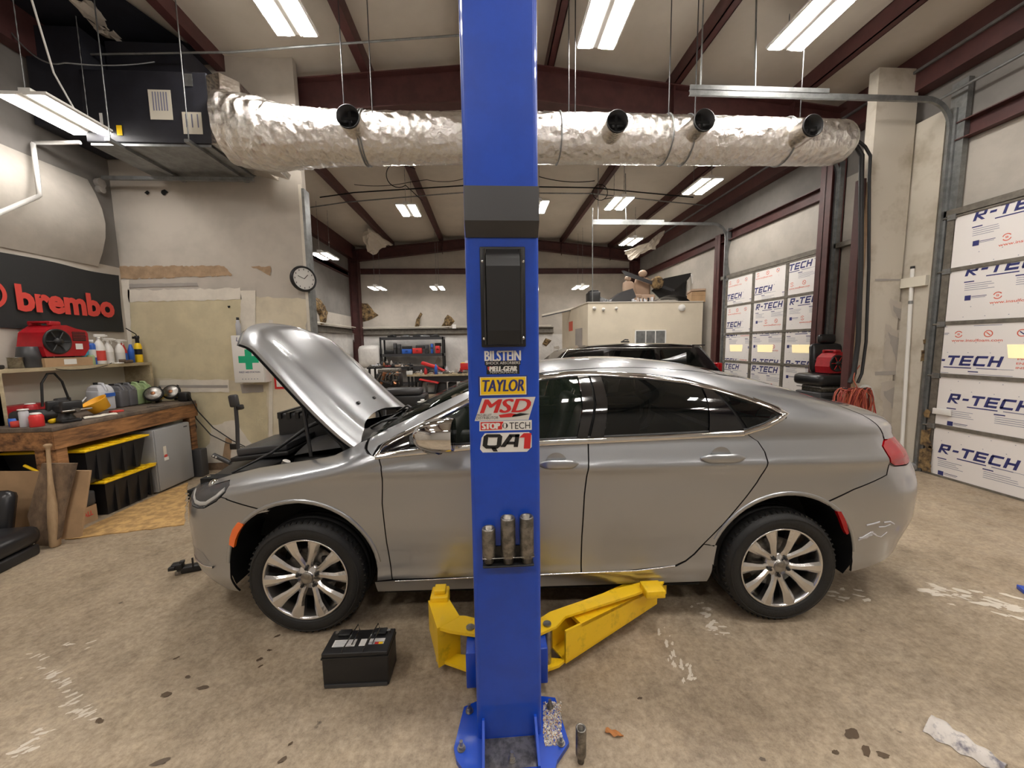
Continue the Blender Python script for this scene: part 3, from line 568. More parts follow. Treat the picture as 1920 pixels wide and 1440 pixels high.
# dark backing behind the panel gaps
for pth in([(.47,.30),(.46,.6),(.46,.96),(.42,1.06)],[(1.578,.33),(1.585,.6),(1.61,1.0),(1.66,1.46)],[(2.13,.36),(2.28,.48),(2.5,.765),(2.6,.9),(2.62,1.0),(2.6,1.07),(2.51,1.13),(2.39,1.38)],[(.40,.30),(1.57,.32),(2.15,.36)],[(-.18,.745),(-.44,.835)],[(2.97,.735),(3.13,.80),(3.36,.87)]):
    for s in(-1,1): m=M(); ribbon(pth,.05,-.02,'dark',m,(s,)); m.build('door_seal',car)
# lamps
def lamp(poly,name,label,mt,back,lift=.001,**kw):
    o=both(poly,name,mt=mt,label=label,lift=lift,gap=.001,gu=.04,gq=.02,thick=.02,**kw); return o
HL=[(-.82,.77),(-.747,.748),(-.708,.730),(-.64,.733),(-.582,.744),(-.483,.797),(-.430,.846),(-.433,.870),(-.47,.880),(-.58,None,.20),(-.68,None,.23),(-.78,None,.20),(-.86,.80)]
both(HL,'headlight',mt='black',lift=-.02,gap=.006,rim=False); lamp(HL,'headlight_lens','clear headlight lens','lens',None)
for s in(-1,1):
    m=M(); ribbon([(-.79,.775),(-.74,.762),(-.70,.748),(-.64,.750),(-.585,.762),(-.50,.812),(-.455,.852)],.020,-.012,'white',m,(s,))
    for u,z,r in((-.60,.84,.03),(-.70,.83,.032),(-.55,.81,.018)):
        p=CAR@surf(u,z,s,-.05); m.T=Matrix(); m.sphere(p,r,'chrome',12)
    m.build('headlight_reflector',car)
lamp([(3.345,1.03),(3.37,.94),(3.42,.915),(3.56,.90),(3.72,.90),(3.72,1.0),(3.6,1.045),(3.45,1.06),(3.38,1.055)],'taillight','red taillight lens','lampred',None,.004)
lamp([(-.470,.665),(-.435,.60),(-.452,.50),(-.475,.50),(-.50,.56),(-.49,.63)][::-1] if False else [(-.425,.545),(-.395,.528),(-.378,.575),(-.350,.625),(-.316,.668),(-.320,.680),(-.352,.684),(-.388,.640),(-.412,.592)],'side_marker','orange side marker','orange',None,.009)
lamp([(3.03,.675),(3.06,.675),(3.10,.61),(3.13,.535),(3.115,.525),(3.09,.56),(3.06,.62)],'side_marker','red rear side marker','lampred',None,.009)
lamp([(-.86,.445),(-.707,.461),(-.650,.456),(-.575,.395),(-.64,.384),(-.734,.383),(-.86,.385)],'fog_lamp','fog lamp','lens',None,.002)
for s in(-1,1): m=M(); ribbon([(-.84,.372),(-.73,.368),(-.64,.369),(-.57,.380)],.012,.004,'chrome',m,(s,)); m.build('bumper_trim',car,'chrome strip')
# grille across the nose
m=M().at(CAR)
for i in range(7): 
    z=.56+.022*i; m.box(-.975,-.95,-.5,.5,z,z+.008,'chrome')
m.box(-.96,-.93,-.5,.5,.55,.72,'dark'); m.build('grille',car)
# door handles
for u0,u1,z,n in((1.325,1.55,.99,1),(2.234,2.485,1.004,0)):
    for s in(-1,1):
        m=M().at(CAR); rs=[]
        for i in range(13):
            t=i/12; u=u0+(u1-u0)*t; r=.024*(1-abs(2*t-1)**5)+.003; w=CW(u,z)
            rs.append([Vector((u,s*(w+.018*(1-(2*t-1)**4)+.004+.010*math.cos(a)),z+r*math.sin(a))) for a in [2*PI*k/10 for k in range(10)]])
        m.rings(rs,'paint'); m.build('door_handle',car)
        m=M().at(CAR); w=CW((u0+u1)/2,z); m.lathe([(.001,w-.006),(.05,w-.003),(.062,w+.0015)],'paint',((u0+u1)/2-.01,0,z+.0),'y',20) if s>0 else m.lathe([(.062,-w-.0015),(.05,-w+.003),(.001,-w+.006)],'paint',((u0+u1)/2-.01,0,z+.0),'y',20)
        m.build('handle_cup',car)
# arch lips and rear bumper scuffs
for nm,(cx,cz),a0,a1 in(('a',FA,R(8),R(172)),('b',RA,R(8),R(158))):
    for s in(-1,1): m=M(); ribbon(archpts(cx,cz,.440,a0,a1,24),.022,.0015,'paint',m,(s,),False,.006); m.build('arch_lip',car)
m=M()
for k in range(7):
    u0,z0=random.uniform(3.2,3.38),random.uniform(.47,.60); ribbon([(u0,z0),(u0+.05,z0+random.uniform(-.02,.04)),(u0+.09,z0+random.uniform(-.03,.05))],random.uniform(.004,.016),.0008,'silverpl',m,(-1,),False,.002)
m.build('paint_scuffs',car,'scraped paint on the rear bumper corner')
# door mirrors
for s in(-1,1):
    m=M().at(CAR); rs=[]; w=.90
    for i,(du,hw,hz) in enumerate([(-.16,.02,.012),(-.145,.06,.04),(-.11,.09,.062),(-.05,.11,.078),(.02,.115,.085),(.05,.112,.083)]):
        rs.append([Vector((.83+du,s*(w+.125+hw*math.copysign(abs(math.cos(a))**.7,math.cos(a))),1.165+hz*math.copysign(abs(math.sin(a))**.7,math.sin(a))+.02)) for a in [2*PI*k/20 for k in range(20)]])
    m.rings(rs,'chrome',cap=True); mo=m.build('side_mirror',car,'chrome door mirror')
    m=M().at(CAR); m.box(.76,.86,s*(w+.06)-.05,s*(w+.06)+.05,1.095,1.12,'gloss'); m.tube([(.70,s*(w-.03),1.085),(.80,s*(w+.10),1.105)],[.04,.03],'gloss',10); m.lathe([(.0,.0),(.075,.0)],'gloss',(.882,s*(w+.125),1.185),'x',20)
    m.build('mirror_base',car)
# antenna fin
m=M().at(CAR)
rs=[[Vector((2.38+.20*t+.0,(.028*(1-t)+.006)*sgn*1.0,1.515-.02*t+.075*h)) for sgn,h in((-1,0),(-.5,.6*(t**1.3)),(0,t**1.2),(.5,.6*(t**1.3)),(1,0))] for t in(0,.2,.4,.6,.8,.95,1.0)]
m.rings(rs,'paint',cap=True); m.build('roof_antenna',car)
# ---------------- wheels
def wheel(u,s,rot,label):
    t=bpy.data.objects.new('wheel',None); COL.objects.link(t); t.parent=car; L=CAR.to_3x3()@Vector((u,s*.905,.334)); t.location=L
    if label: t['label']=label
    T=CAR@Matrix.Translation((u,s*.905,.334))
    if s>0: T=T@Matrix.Rotation(PI,4,'Z')
    Tn=T@Matrix.Rotation(rot,4,'Y')
    m=M().at(Tn); Ro=.334
    prof=[(.236,.015),(.246,-.006),(.262,-.014),(.29,-.018),(.312,-.006),(.324,.012),(.331,.03)]
    for k in range(4):
        y=.05+.045*k; prof+=[(Ro,y-.012),(Ro,y+.022),(Ro-.008,y+.024),(Ro-.008,y+.031)]
    prof+=[(.331,.225),(.31,.245),(.27,.25),(.236,.235)]
    m.lathe(prof,'rubber',ax='y',seg=72,cap=False)
    for k in range(60):
        a=2*PI*k/60; c,sn=math.cos(a),math.sin(a); m.at(Tn@Matrix.Rotation(-a,4,'Y')); m.box(.318,.3345,.012,.06,-.006,.003,'rubber'); m.box(.318,.3345,.20,.235,-.003,.006,'rubber')
    m.at(Tn)
    for r in(.30,.252): m.lathe([(r,-.0165 if r>.28 else -.010),(r+.003,-.019 if r>.28 else -.013),(r+.006,-.0165 if r>.28 else -.0105)],'rubber',ax='y',seg=60,cap=False)
    m.build('tire',t)
    m=M().at(Tn); m.lathe([(.241,.004),(.243,-.006),(.236,-.010),(.230,-.004),(.226,.01),(.222,.03),(.214,.10),(.205,.13),(.205,.16)],'alloy',ax='y',seg=64,cap=False)
    for k in range(10):
        pr=k//2; a0=2*PI*pr/5+(-1 if k%2==0 else 1)*R(17.5); ar=2*PI*pr/5+(-1 if k%2==0 else 1)*R(11)
        rs=[]
        for i in range(9):
            q=i/8; r=.048+q*.184; a=ar+(a0-ar)*min(1,q*1.6); w=.0185+.014*abs(q-.25)+ (.020*max(0,q-.55)**1.0 if q>.55 else 0)+(.01*max(0,.2-q)); y=.030-.034*q**.8 - .006*math.sin(q*PI)
            dr=Vector((math.sin(a),0,math.cos(a))); dt=Vector((math.cos(a),0,-math.sin(a))); sk=(-1 if k%2==0 else 1)
            rs.append([dr*r+dt*(-w)+Vector((0,y+.035,0)),dr*r+dt*(-w*.98)+Vector((0,y+.006,0)),dr*r+dt*(-w*.45)+Vector((0,y-.004,0)),dr*r+dt*(w*.45)+Vector((0,y-.004,0)),dr*r+dt*(w*.98)+Vector((0,y+.006,0)),dr*r+dt*w+Vector((0,y+.035,0))])
        m.rings(rs,'alloy',cap=True,closed=True,smooth=False)
    m.lathe([(.075,.06),(.078,.04),(.066,.024),(.04,.018),(.036,.012)],'alloy',ax='y',seg=40,cap=True)
    m.build('rim',t)
    M().at(Tn).lathe([(.036,.02),(.036,.010),(.032,.005),(.020,.003),(.001,.003)],'steel',ax='y',seg=28).build('hub_cap',t)
    for k in range(5):
        a=2*PI*k/5+PI/5*0; M().at(Tn@Matrix.Translation((.057*math.sin(a),0,.057*math.cos(a)))).lathe([(.0105,.03),(.0105,.012),(.008,.006),(.001,.005)],'black',ax='y',seg=6,smooth=False).lathe([(.016,.026),(.0165,.019),(.014,.02)],'steel',ax='y',seg=16).build('lug_nut',t)
    M().at(Tn).lathe([(.06,.07),(.15,.075),(.15,.095),(.07,.10)],'oldsteel',ax='y',seg=48).build('brake_disc',t)
    m=M().at(T); m.box(.06,.15,.06,.13,-.06,.10,'black',.01); m.build('brake_caliper',t)
    return t
wheel(0,-1,R(-2),'front wheel nearest the open hood'); wheel(2.743,-1,R(181),'rear wheel nearest the taillight'); wheel(0,1,0,'far side front wheel'); wheel(2.743,1,0,'far side rear wheel')
# wheel wells and underbody
for (cx,cz) in(FA,RA):
    for s in(-1,1):
        m=M().at(CAR); n=20; a0,a1=(R(-14),R(192))
        rs=[[Vector((cx+.428*math.cos(a0+(a1-a0)*i/n),s*y,cz+.428*math.sin(a0+(a1-a0)*i/n))) for i in range(n+1)] for y in(.905 if cx<1 else .90,.55)]
        for r in rs[0]: r.y=s*max(.5,(CW(r.x,max(.22,r.z))-.012))
        m.rings(rs,'black',cap=False,closed=False); m.add([r for r in rs[1]],[tuple(range(n+1))],'dark'); m.build('wheel_liner',car)
m=M().at(CAR).box(.42,2.30,-.84,.84,.20,.26,'dark').box(-.85,.42,-.54,.54,.22,.30,'dark').box(2.30,3.75,-.54,.54,.24,.32,'dark')
for y in(-.45,.45): m.box(-.5,3.4,y-.04,y+.04,.17,.22,'dark')
m.cyl((.3,.2,.21),(3.5,.2,.21),.03,'oldsteel'); m.box(3.1,3.7,.0,.6,.2,.3,'dark',.03)
m.build('underbody',car)
# cabin
m=M().at(CAR).box(.42,.78,-.70,.70,.75,1.06,'black',.05).box(.30,.5,-.70,.70,.5,1.0,'dark'); m.build('dashboard',car)
m=M().at(CAR); 
m.tube([CAR.inverted()@p for p in []] or [Vector((1.02+.06*math.sin(a)*.9,-.37+.18*math.cos(a),1.04+.17*math.sin(a))) for a in [2*PI*k/24 for k in range(25)]],.015,'black',8); m.box(.84,1.03,-.42,-.32,.98,1.06,'black',.02); m.build('steering_wheel',car)
def seat(u,y,w,lab):
    m=M().at(CAR); m.box(u,u+.52,y-w,y+w,.50,.66,'vinyl',.05)
    m.at(CAR@Tr(u+.50,y,.62,0,0,R(18))); m.box(-.06,.08,-w,w,0,.62,'vinyl',.05); m.box(-.04,.06,-.11,.11,.66,.84,'vinyl',.05); m.cyl((.01,-.05,.6),(.01,-.05,.7),.006,'chrome'); m.cyl((.01,.05,.6),(.01,.05,.7),.006,'chrome')
    m.build('seat',car)
seat(1.05,-.38,.25,''); seat(1.05,.38,.25,''); 
m=M().at(CAR).box(2.0,2.5,-.65,.65,.52,.70,'vinyl',.05); m.at(CAR@Tr(2.5,0,.6,0,0,R(22))); m.box(-.06,.1,-.65,.65,0,.62,'vinyl',.05); m.build('rear_seat',car)
m=M().at(CAR).box(2.55,3.1,-.62,.62,1.0,1.06,'black').box(.5,3.3,-.05,.05,.3,.55,'black').box(.45,2.5,-.80,.80,.27,.34,'dark')
for s in(-1,1): m.box(.5,2.5,s*.80-.02,s*.80+.02,.3,1.04,'black')
m.build('cabin_trim',car)
M().at(CAR).box(1.27,1.31,-.12,.12,1.36,1.42,'black',.012).build('rear_view_mirror',car)
# ---------------- hood, rotated open about its rear hinges
HT=CAR@Matrix.Translation((.235,0,1.045))@Matrix.Rotation(R(56),4,'Y')@Matrix.Translation((-.235,0,-1.045))
def hoodz(u,v):
    # invert section: height on closed surface at lateral v
    zb,zt=ZB(u),ZR(u); w0=.935*plan(u,zb)*SC(zb); t=max(0,1-min(1,abs(v)/w0)**(1/.42))**(1/2.8); z=zb+(zt-zb)*t
    rd=lambda c,w:math.exp(-((abs(v)-c)/w)**2)
    return z+.012*rd(.46,.06)*min(1,max(0,(u+.85)*3))-.006*rd(.30,.08)
def hood_uv(a,b,dz=0):
    v=(2*b-1); ur=.10+.17*abs(v)**2.2; uf=-.87+.18*abs(v)**3; hw=.72-.08*a**1.5*1.0; hw=.68-.10*max(0,a)**2
    u=ur+(uf-ur)*a; y=v*hw; z=hoodz(u,y)
    # the front lip rolls down
    if a>.9: z-=.035*((a-.9)/.1)**2
    if abs(v)>.94: z-=.012*((abs(v)-.94)/.06)**2
    return Vector((u,y,z+dz))
m=M().at(HT); m.grid(lambda a,b:hood_uv(a,b),34,40,'paint'); o=m.build('hood',car,'raised silver hood',recalc=False)
m=M().at(HT); m.grid(lambda a,b:hood_uv(a,b,-.035-.012*(math.sin(a*9)*math.sin(b*11))),20,20,'black',flip=True)
ed=[hood_uv(i/34,0) for i in range(35)]+[hood_uv(1,j/40) for j in range(1,41)]+[hood_uv(1-i/34,1) for i in range(1,35)]+[hood_uv(0,1-j/40) for j in range(1,41)]
m.rings([ed,[p-Vector((0,0,.018)) for p in ed]],'paint',cap=False,closed=True); m.rings([[p-Vector((0,0,.018)) for p in ed],[p-Vector((-.0,p.y*.03,.036)) for p in ed]],'black',cap=False,closed=True)
m.build('hood_liner',car,'black underside of hood')
for v,u in((-.16,.02),(.16,.03)):
    m=M().at(HT); p=Vector((u-.04,v,hoodz(u-.04,v))); m.box(p.x-.012,p.x+.012,p.y-.018,p.y+.018,p.z-.004,p.z+.012,'black',.004); m.build('washer_nozzle',car)
for s in(-1,1):
    m=M().at(CAR); q=CAR.inverted()@HT@Vector((-.22,s*.60,.93)); m.tube([(-.05,s*.66,.98),(q.x,q.y,q.z)],[.011,.011],'black',8); m.tube([(.18,s*.64,.98),(.12,s*.63,1.06),(.05,s*.62,1.12)],.016,'black',8); m.build('hood_strut',car)
# ---------------- engine bay
m=M().at(CAR).box(-.80,.28,-.60,.60,.45,.60,'dark').box(.20,.30,-.70,.70,.55,1.0,'dark')
for s in(-1,1): m.box(-.72,.25,s*.64-.04,s*.64+.04,.6,.86,'dark')
m.build('engine_bay',car)
EC=M().at(CAR)
rs=[[Vector((x,-.30+.60*k/10-.05,z+.05*math.sin(PI*k/10))) for k in range(11)] for x,z in((-.36,.86),(-.33,.90),(-.2,.925),(0,.95),(.08,.93),(.1,.88))]
EC.rings(rs,'greypl',cap=False,closed=False); EC.box(-.36,.1,-.33,.24,.60,.885,'black',.03); EC.build('engine_cover',car,'black plastic engine cover')
def eb(nm,lab,*a,**k): M().at(CAR).box(*a,**k).build(nm,car,lab)
eb('fuse_box','tall black air cleaner housing',-.70,-.26,.10,.52,.62,1.12,'black',bev=.02)
m=M().at(CAR); m.box(-.58,-.28,.14,.50,1.11,1.14,'black',.01)
for i in range(6): m.box(-.69+.07*i,-.66+.07*i,.09,.53,1.08,1.13,'black')
m.build('air_box_lid',car)
m=M().at(CAR@Tr(-.62,.0,.90,0,0,R(-6))); m.box(-.14,.22,-.30,.16,.0,.05,'greypl',.01); m.box(-.17,.24,-.33,.19,-.03,0.0,'black',.006); m.build('battery_tray_cover',car,'flat black tray lid')
m=M().at(CAR)
m.grid(lambda a,b:Vector((-.90+.42*a+.10*(2*b-1)**2*(1-a*.5),-.60+1.20*b,.80+.085*a-.045*(2*b-1)**2)),8,16,'black'); m.box(-.62,-.40,-.56,.56,.80,.868,'black',.02); m.build('radiator_cover',car,'dark plastic radiator cover',)
m=M().at(CAR)
for i in range(34):
    x,y=random.uniform(-.55,.18),random.uniform(-.60,-.36); z=random.uniform(.72,.90); r=random.uniform(.015,.04)
    mt=random.choice(['black','black','greypl','steel','oldsteel','black','copper' if i%7==0 else 'dark'])
    if i%3==0: m.box(x-r,x+r*1.5,y-r,y+r,z-r,z+r,mt,.006)
    elif i%3==1: m.cyl((x,y,z-r),(x+random.uniform(-.05,.05),y,z+r),r*.8,mt)
    else: m.tube([(x,y,z),(x+.08,y+.05,z+.04),(x+.18,y+.03,z+.01)],.010,mt,6)
m.box(-.46,-.20,-.56,-.44,.78,.855,'silverpl',.015)
m.build('engine_parts',car)
m=M().at(CAR); m.tube([(-.60,-.58,.86),(-.42,-.46,.95),(-.22,-.35,1.10),(-.08,-.30,1.16)],[.006,.010,.014,.016],'black',8); m.build('hood_prop_rod',car)
m=M().at(CAR)
m.grid(lambda a,b:Vector((.12+.22*a+.02*math.sin(b*3)-.06*math.sin(b*PI),-.62+1.24*b,1.0+.10*a+.02*math.sin(b*PI))),6,20,'black')
for y in(-.35,.30): m.tube([(.18,y+.1,1.065),(.36,y-.2,1.17),(.47,y-.52 if y>0 else y-.25,1.20)],.008,'black',6)
m.build('cowl_panel',car,'black cowl with wipers')
# ================================================================ two-post lift column
PF=1.42; x0,x1=-.077,.193
lift=thing('vehicle_lift','blue lift column with brand stickers, bolted to the floor, yellow arms below','vehicle lift',((x0+x1)/2,PF+.15,0))
m=M(); ri=.018; top=3.9
o=[(x0+.10,PF+.30),(x0,PF+.30)]+[(x0+ri-ri*math.cos(a),PF+ri-ri*math.sin(a)) for a in [i*PI/8 for i in range(5)]]+[(x1-ri+ri*math.sin(a),PF+ri-ri*math.cos(a)) for a in [i*PI/8 for i in range(5)]]+[(x1,PF+.30),(x1-.10,PF+.30)]
i_=[(x1-.10,PF+.292),(x1-.008,PF+.292),(x1-.008,PF+.01),(x0+.008,PF+.01),(x0+.008,PF+.292),(x0+.10,PF+.292)]
m.rings([[Vector((a,b,z)) for a,b in o+i_] for z in(.02,top)],'blue',cap=True,smooth=False); m.build('lift_column',lift)
P=[aZ(*q,.02) for q in((851,1402),(870,1325),(900,1312),(1015,1305),(1041,1308),(1067,1392),(1045,1425))]+[Vector((.22,1.275,.02)),Vector((-.10,1.275,.02)),aZ(856,1425,.02)]
m=M().prism([(p.x,p.y,0) for p in P],(0,0,.02),'blue'); m.build('base_plate',lift)
for x in(-.055,.160): M().prism([(x,PF+.01,.02),(x,PF-.13,.02),(x,PF-.13,.035),(x,PF-.01,.115),(x,PF+.01,.115)],(.010,0,0),'blue').build('gusset',lift)
m=M().box(-.045,.160,PF-.12,PF-.002,.0201,.0215,'oldsteel'); m.build('worn_patch',lift,'scraped bare metal area at column foot')
for px,py in((865,1400),(880,1330),(960,1420),(1031,1322),(1052,1390)):
    p=aZ(px,py,.03); m=M(); m.cyl((p.x,p.y,.02),(p.x,p.y,.024),.017,'steel'); m.cyl((p.x,p.y,.024),(p.x,p.y,.036),.0125,'steel',seg=6); m.cyl((p.x,p.y,.036),(p.x,p.y,.055),.007,'steel',seg=10); m.build('anchor_bolt',lift)
p=aZ(1028,1372,.02); M().cyl((p.x,p.y,.0201),(p.x,p.y,.0222),.009,'dark').build('bolt_hole',lift)
m=M()
for _ in range(900):
    q=aZ(random.uniform(1018,1052),random.uniform(1318,1400),.02); s=random.uniform(.002,.005)
    if x1+.004<q.x: m.box(q.x,q.x+s,q.y,q.y+s*1.5,.020,.0205+s*.6,random.choice(['card','offwhite','wallgrey','paper']))
tag(m.build('absorbent_granules',lift),'spilled tan granules on base plate',kind='stuff')
# black bumper pad and cover
def pyz(py): return aY(940,py,PF).z
za,zb_,zc_=pyz(356),pyz(421),pyz(446)
M().prism([(x0+.004,PF,za),(x0+.004,PF-.035,za),(x0+.004,PF-.045,zb_),(x0+.004,PF-.005,zc_),(x0+.004,PF,zc_)],(x1-x0-.008,0,0),'greypl').build('bumper_pad',lift,'black angled pad')
ca,cb=aY(899,463,PF),aY(986,650,PF); m=M()
m.box(ca.x,cb.x,PF-.008,PF,cb.z,ca.z,'black',.006); m.prism([(ca.x+.022,PF-.006,ca.z-.006),(ca.x+.022,PF-.030,ca.z-.045),(ca.x+.022,PF-.042,ca.z-.075),(ca.x+.022,PF-.042,cb.z+.06),(ca.x+.022,PF-.036,cb.z+.01),(ca.x+.022,PF-.006,cb.z+.006)],(cb.x-ca.x-.044,0,0),'black')
m.tube([(ca.x+.018,PF-.012,cb.z+.01),(ca.x+.018,PF-.012,ca.z-.01)],.007,'gloss',8); m.tube([(cb.x-.018,PF-.012,cb.z+.01),(cb.x-.018,PF-.012,ca.z-.01)],.007,'gloss',8); m.build('latch_cover',lift,'black plastic latch cover')
for px,py in((905,491),(980,491),(908,635),(981,634)):
    p=aY(px,py,PF); m=M().lathe([(.001,-.012),(.005,-.0115),(.006,-.008),(.006,0)],'chrome',(p.x,p.y,p.z),'y',14); m.build('cover_screw',lift)
# stickers
SY=PF-.0006; X=Vector((1,0,0)); Z=Vector((0,0,1))
def rect(m,a,b,mt,l=0): p,q=aY(*a,SY),aY(*b,SY); return m.add([(p.x,SY-l,p.z),(q.x,SY-l,p.z),(q.x,SY-l,q.z),(p.x,SY-l,q.z)],[(0,1,2,3)],mt)
def poly(m,P_,mt,l=0): return m.add([aY(a,b,SY)-Vector((0,l,0)) for a,b in P_],[tuple(range(len(P_)))],mt)
def ptext(m,s,a,b,mt,l=.0006,off=.0,sh=0.):
    p,q=aY(*a,SY),aY(*b,SY); c=(p+q)/2; w_=abs(q.x-p.x); e=off*.07
    for k in ((-1,1,-.5,.5,0) if off else (0,)): m.text(s,(c.x+k*e,SY-l-.0002*(k+1),c.z),(1,0,0),(0,0,1),w_-2*e,abs(p.z-q.z),mt,0,sh,0)
    return m
def stk(m,lab): m.build('sticker',lift,lab,recalc=False)
m=M(); ptext(m,'BILSTEIN',(908,658),(977,676),'white',0,.025); rect(m,(909,677),(976,684),'black'); ptext(m,'SHOCK ABSORBERS',(911,678.5),(975,682.5),'white'); stk(m,'white BILSTEIN sticker')
m=M(); rect(m,(912,684.5),(974,701),'black'); ptext(m,'MELL-GEAR',(917,687),(970,695.5),'white',off=.03,sh=.1); poly(m,[(914,688),(922,686.5),(919,694),(915,694)],'redlogo',.0004); ptext(m,'PERFORMANCE',(919,696.5),(970,699.5),'offw2'); stk(m,'black MELL-GEAR sticker')
m=M(); rect(m,(897,705.5),(989,741.5),'ink'); rect(m,(899.5,707.5),(987,739.5),'white',.0003); rect(m,(901,708.5),(985.5,738.5),'lidy',.0005); ptext(m,'TAYLOR',(904,712.5),(983,733),'ink',.0012,.03,.18); stk(m,'yellow TAYLOR sticker')
m=M(); poly(m,[(904,747),(1004,744),(991,787),(890,789.5)],'offw2'); ptext(m,'MSD',(899,749),(996,772.5),'redpl',.0012,.045,.3); poly(m,[(935,778),(958,774.5),(972,777),(958,782),(938,783)],'redpl',.0005); poly(m,[(962,778),(975,774.5),(994,776),(975,780),(960,782)],'black',.0005); ptext(m,'DISTRIBUTOR',(893,781.5),(934,785.5),'black',.0005,0,.2); ptext(m,'PRO-BILLET',(894,776.5),(922,780),'black',.0005,0,.2); stk(m,'silver MSD sticker')
m=M(); poly(m,[(899,790),(997,787.5),(997,806),(899,808.5)],'white'); poly(m,[(901,791.5),(944,790.3),(941,805.3),(901,806.8)],'redpl',.0003); ptext(m,'STOP',(903,793.5),(938,804),'white',.0006,.04); ptext(m,'TECH',(955,792),(994,803.5),'black',.0006)
c=aY(947,798,SY); m.lathe([(.0001,-.0012),(.0125,-.0010)],'white',(c.x,SY,c.z),'y',24,cap=False); m.add([(c.x+.0105*math.cos(a),SY-.0016,c.z+.0105*math.sin(a)) for a in [PI/2-PI*i/10 for i in range(11)]]+[(c.x+.004,SY-.0016,c.z-.006),(c.x+.004,SY-.0016,c.z+.006)],[tuple(range(13))],'black'); m.add([(c.x-.0105*math.cos(a),SY-.0016,c.z+.0105*math.sin(a)) for a in [PI/2-PI*i/10 for i in range(11)]]+[(c.x-.006,SY-.0016,c.z-.006),(c.x-.006,SY-.0016,c.z+.006)],[tuple(range(13))],'black'); stk(m,'red and white STOPTECH sticker')
def QA1(m):
    G={'Q':(904,939,814,841,[[(0,.2),(.25,.25),(.25,.8),(0,.85)],[(0,.2),(.2,0),(.35,.22),(.25,.25)],[(0,.85),(.15,1),(.3,.78),(.25,.8)],[(.15,1),(.85,1),(.78,.78),(.3,.78)],[(.85,1),(1,.85),(.75,.75),(.78,.78)],[(1,.85),(1,.2),(.75,.25),(.75,.75)],[(1,.2),(.82,0),(.65,.22),(.75,.25)],[(.2,0),(.82,0),(.65,.22),(.35,.22)],[(.45,.08),(.72,.08),(.86,-.2),(.62,-.2)]]),
    'A':(938,971,814,838,[[(0,0),(.28,0),(.62,.78),(.42,1)],[(.42,1),(1,1),(1,.78),(.5,.78)],[(.76,0),(1,0),(1,1),(.76,1)],[(.3,.2),(.8,.2),(.8,.42),(.38,.42)]]),
    '1':(972,994,812,841,[[(0,.72),(.35,1),(.45,.72)],[(.35,1),(1,1),(1,0),(.45,0),(.45,.72)]])}
    for c,(xa,xb,ya,yb,L) in G.items():
        for q in L: poly(m,[(xa+(xb-xa)*(u+.10*v),yb+(ya-yb)*v) for u,v in q],'redpl' if c=='1' else 'black',.0012)
m=M(); poly(m,[(903,821),(909,812.5),(992,810),(997,816),(997,838),(988,847),(905,848.5),(900,842)],'white'); QA1(m); stk(m,'white QA1 sticker')
# blue arm carriage, yellow arms
for a,b in((x0-.055,x0+.004),(x1-.004,x1+.058)): M().box(a,b,PF+.20,PF+.36,.055,.235,'blue',.006).build('arm_carriage',lift)
M().box(x0-.02,x1+.02,PF+.26,PF+.40,.06,.225,'blue').build('arm_carriage',lift)
def zp(P_,z): return [aZ(a,b,z) for a,b in P_]
al=thing('lift_arm','short yellow lift arm left of the column foot, under the front door','lift arm',aZ(840,1240,.03),'yellow lift arms')
m=M(); m.prism([p for p in zp([(820,1181),(850,1159),(872,1160),(899,1166),(899,1196),(870,1192),(845,1188)],.245)],(0,0,.016),'yellow'); m.build('pivot_plate',al); m=M(); m.prism([p for p in zp([(818,1240),(830,1228),(899,1236),(899,1263),(880,1262)],.05)],(0,0,.016),'yellow'); m.build('pivot_plate',al)
n0,n1=aZ(820,1183,.25),aZ(851,1160,.25); f0,f1=aZ(803,1131,.27),aZ(838,1121,.27)
m=M(); nn=[n0,n1]; 
def slab(m,q,za0,za1,mt): # q: four corner xy with own bottom/top heights
    m.rings([[Vector((p.x,p.y,a)) for p,a,_ in q],[Vector((p.x,p.y,b)) for p,_,b in q]],mt,cap=True,smooth=False)
slab(m,[(n0,.05,.262),(f0,.12,.285),(f1,.12,.285),(n1+Vector((.03,0,0)),.05,.262)],0,0,'yellow'); m.build('arm_tube',al)
pb=aZ(826,1112,.30); M().box(pb.x-.05,pb.x+.045,pb.y-.05,pb.y+.05,.235,.31,'yellow',.008).box(pb.x-.03,pb.x+.03,pb.y-.03,pb.y+.03,.31,.335,'yellow',.004).build('lift_pad',al)
p=aZ(882,1177,.262); M().cyl((p.x,p.y,.05),(p.x,p.y,.268),.021,'steel').build('pivot_pin',al)
ar=thing('lift_arm','long yellow telescoping lift arm right of the column foot, reaching under the rear door','lift arm',aZ(1060,1240,.03),'yellow lift arms')
A0,A1=aZ(1061,1243,.055),aZ(1232,1131,.11); d=(A1-A0); d.z=0; d.normalize(); nrm=Vector((-d.y,d.x,0))*.12
Bn,Bf=A0+nrm,A1+nrm
m=M()
for off0,off1,zb0,zb1,zt0,zt1 in((0,.010,.055,.11,.225,.215),(.110,.12,.055,.11,.225,.215)):
    u=nrm.normalized(); slab(m,[(A0+u*off0,zb0,zt0),(A1+u*off0,zb1,zt1),(A1+u*off1,zb1,zt1),(A0+u*off1,zb0,zt0)],0,0,'yellow')
slab(m,[(A0+d*.10,.205,.226),(A1,.200,.216),(Bf,.200,.216),(Bn+d*.10,.205,.226)],0,0,'yellow'); slab(m,[(A0,.05,.06),(A1,.105,.115),(Bf,.105,.115),(Bn,.05,.06)],0,0,'yellow'); m.build('arm_tube',ar)
m=M(); q0,q1=A1-d*.25+nrm*.1,A1+d*.10+nrm*.1; slab(m,[(q0,.125,.205),(q1,.125,.23),(q1+nrm*.8,.125,.23),(q0+nrm*.8,.125,.205)],0,0,'yellow'); m.build('inner_arm',ar)
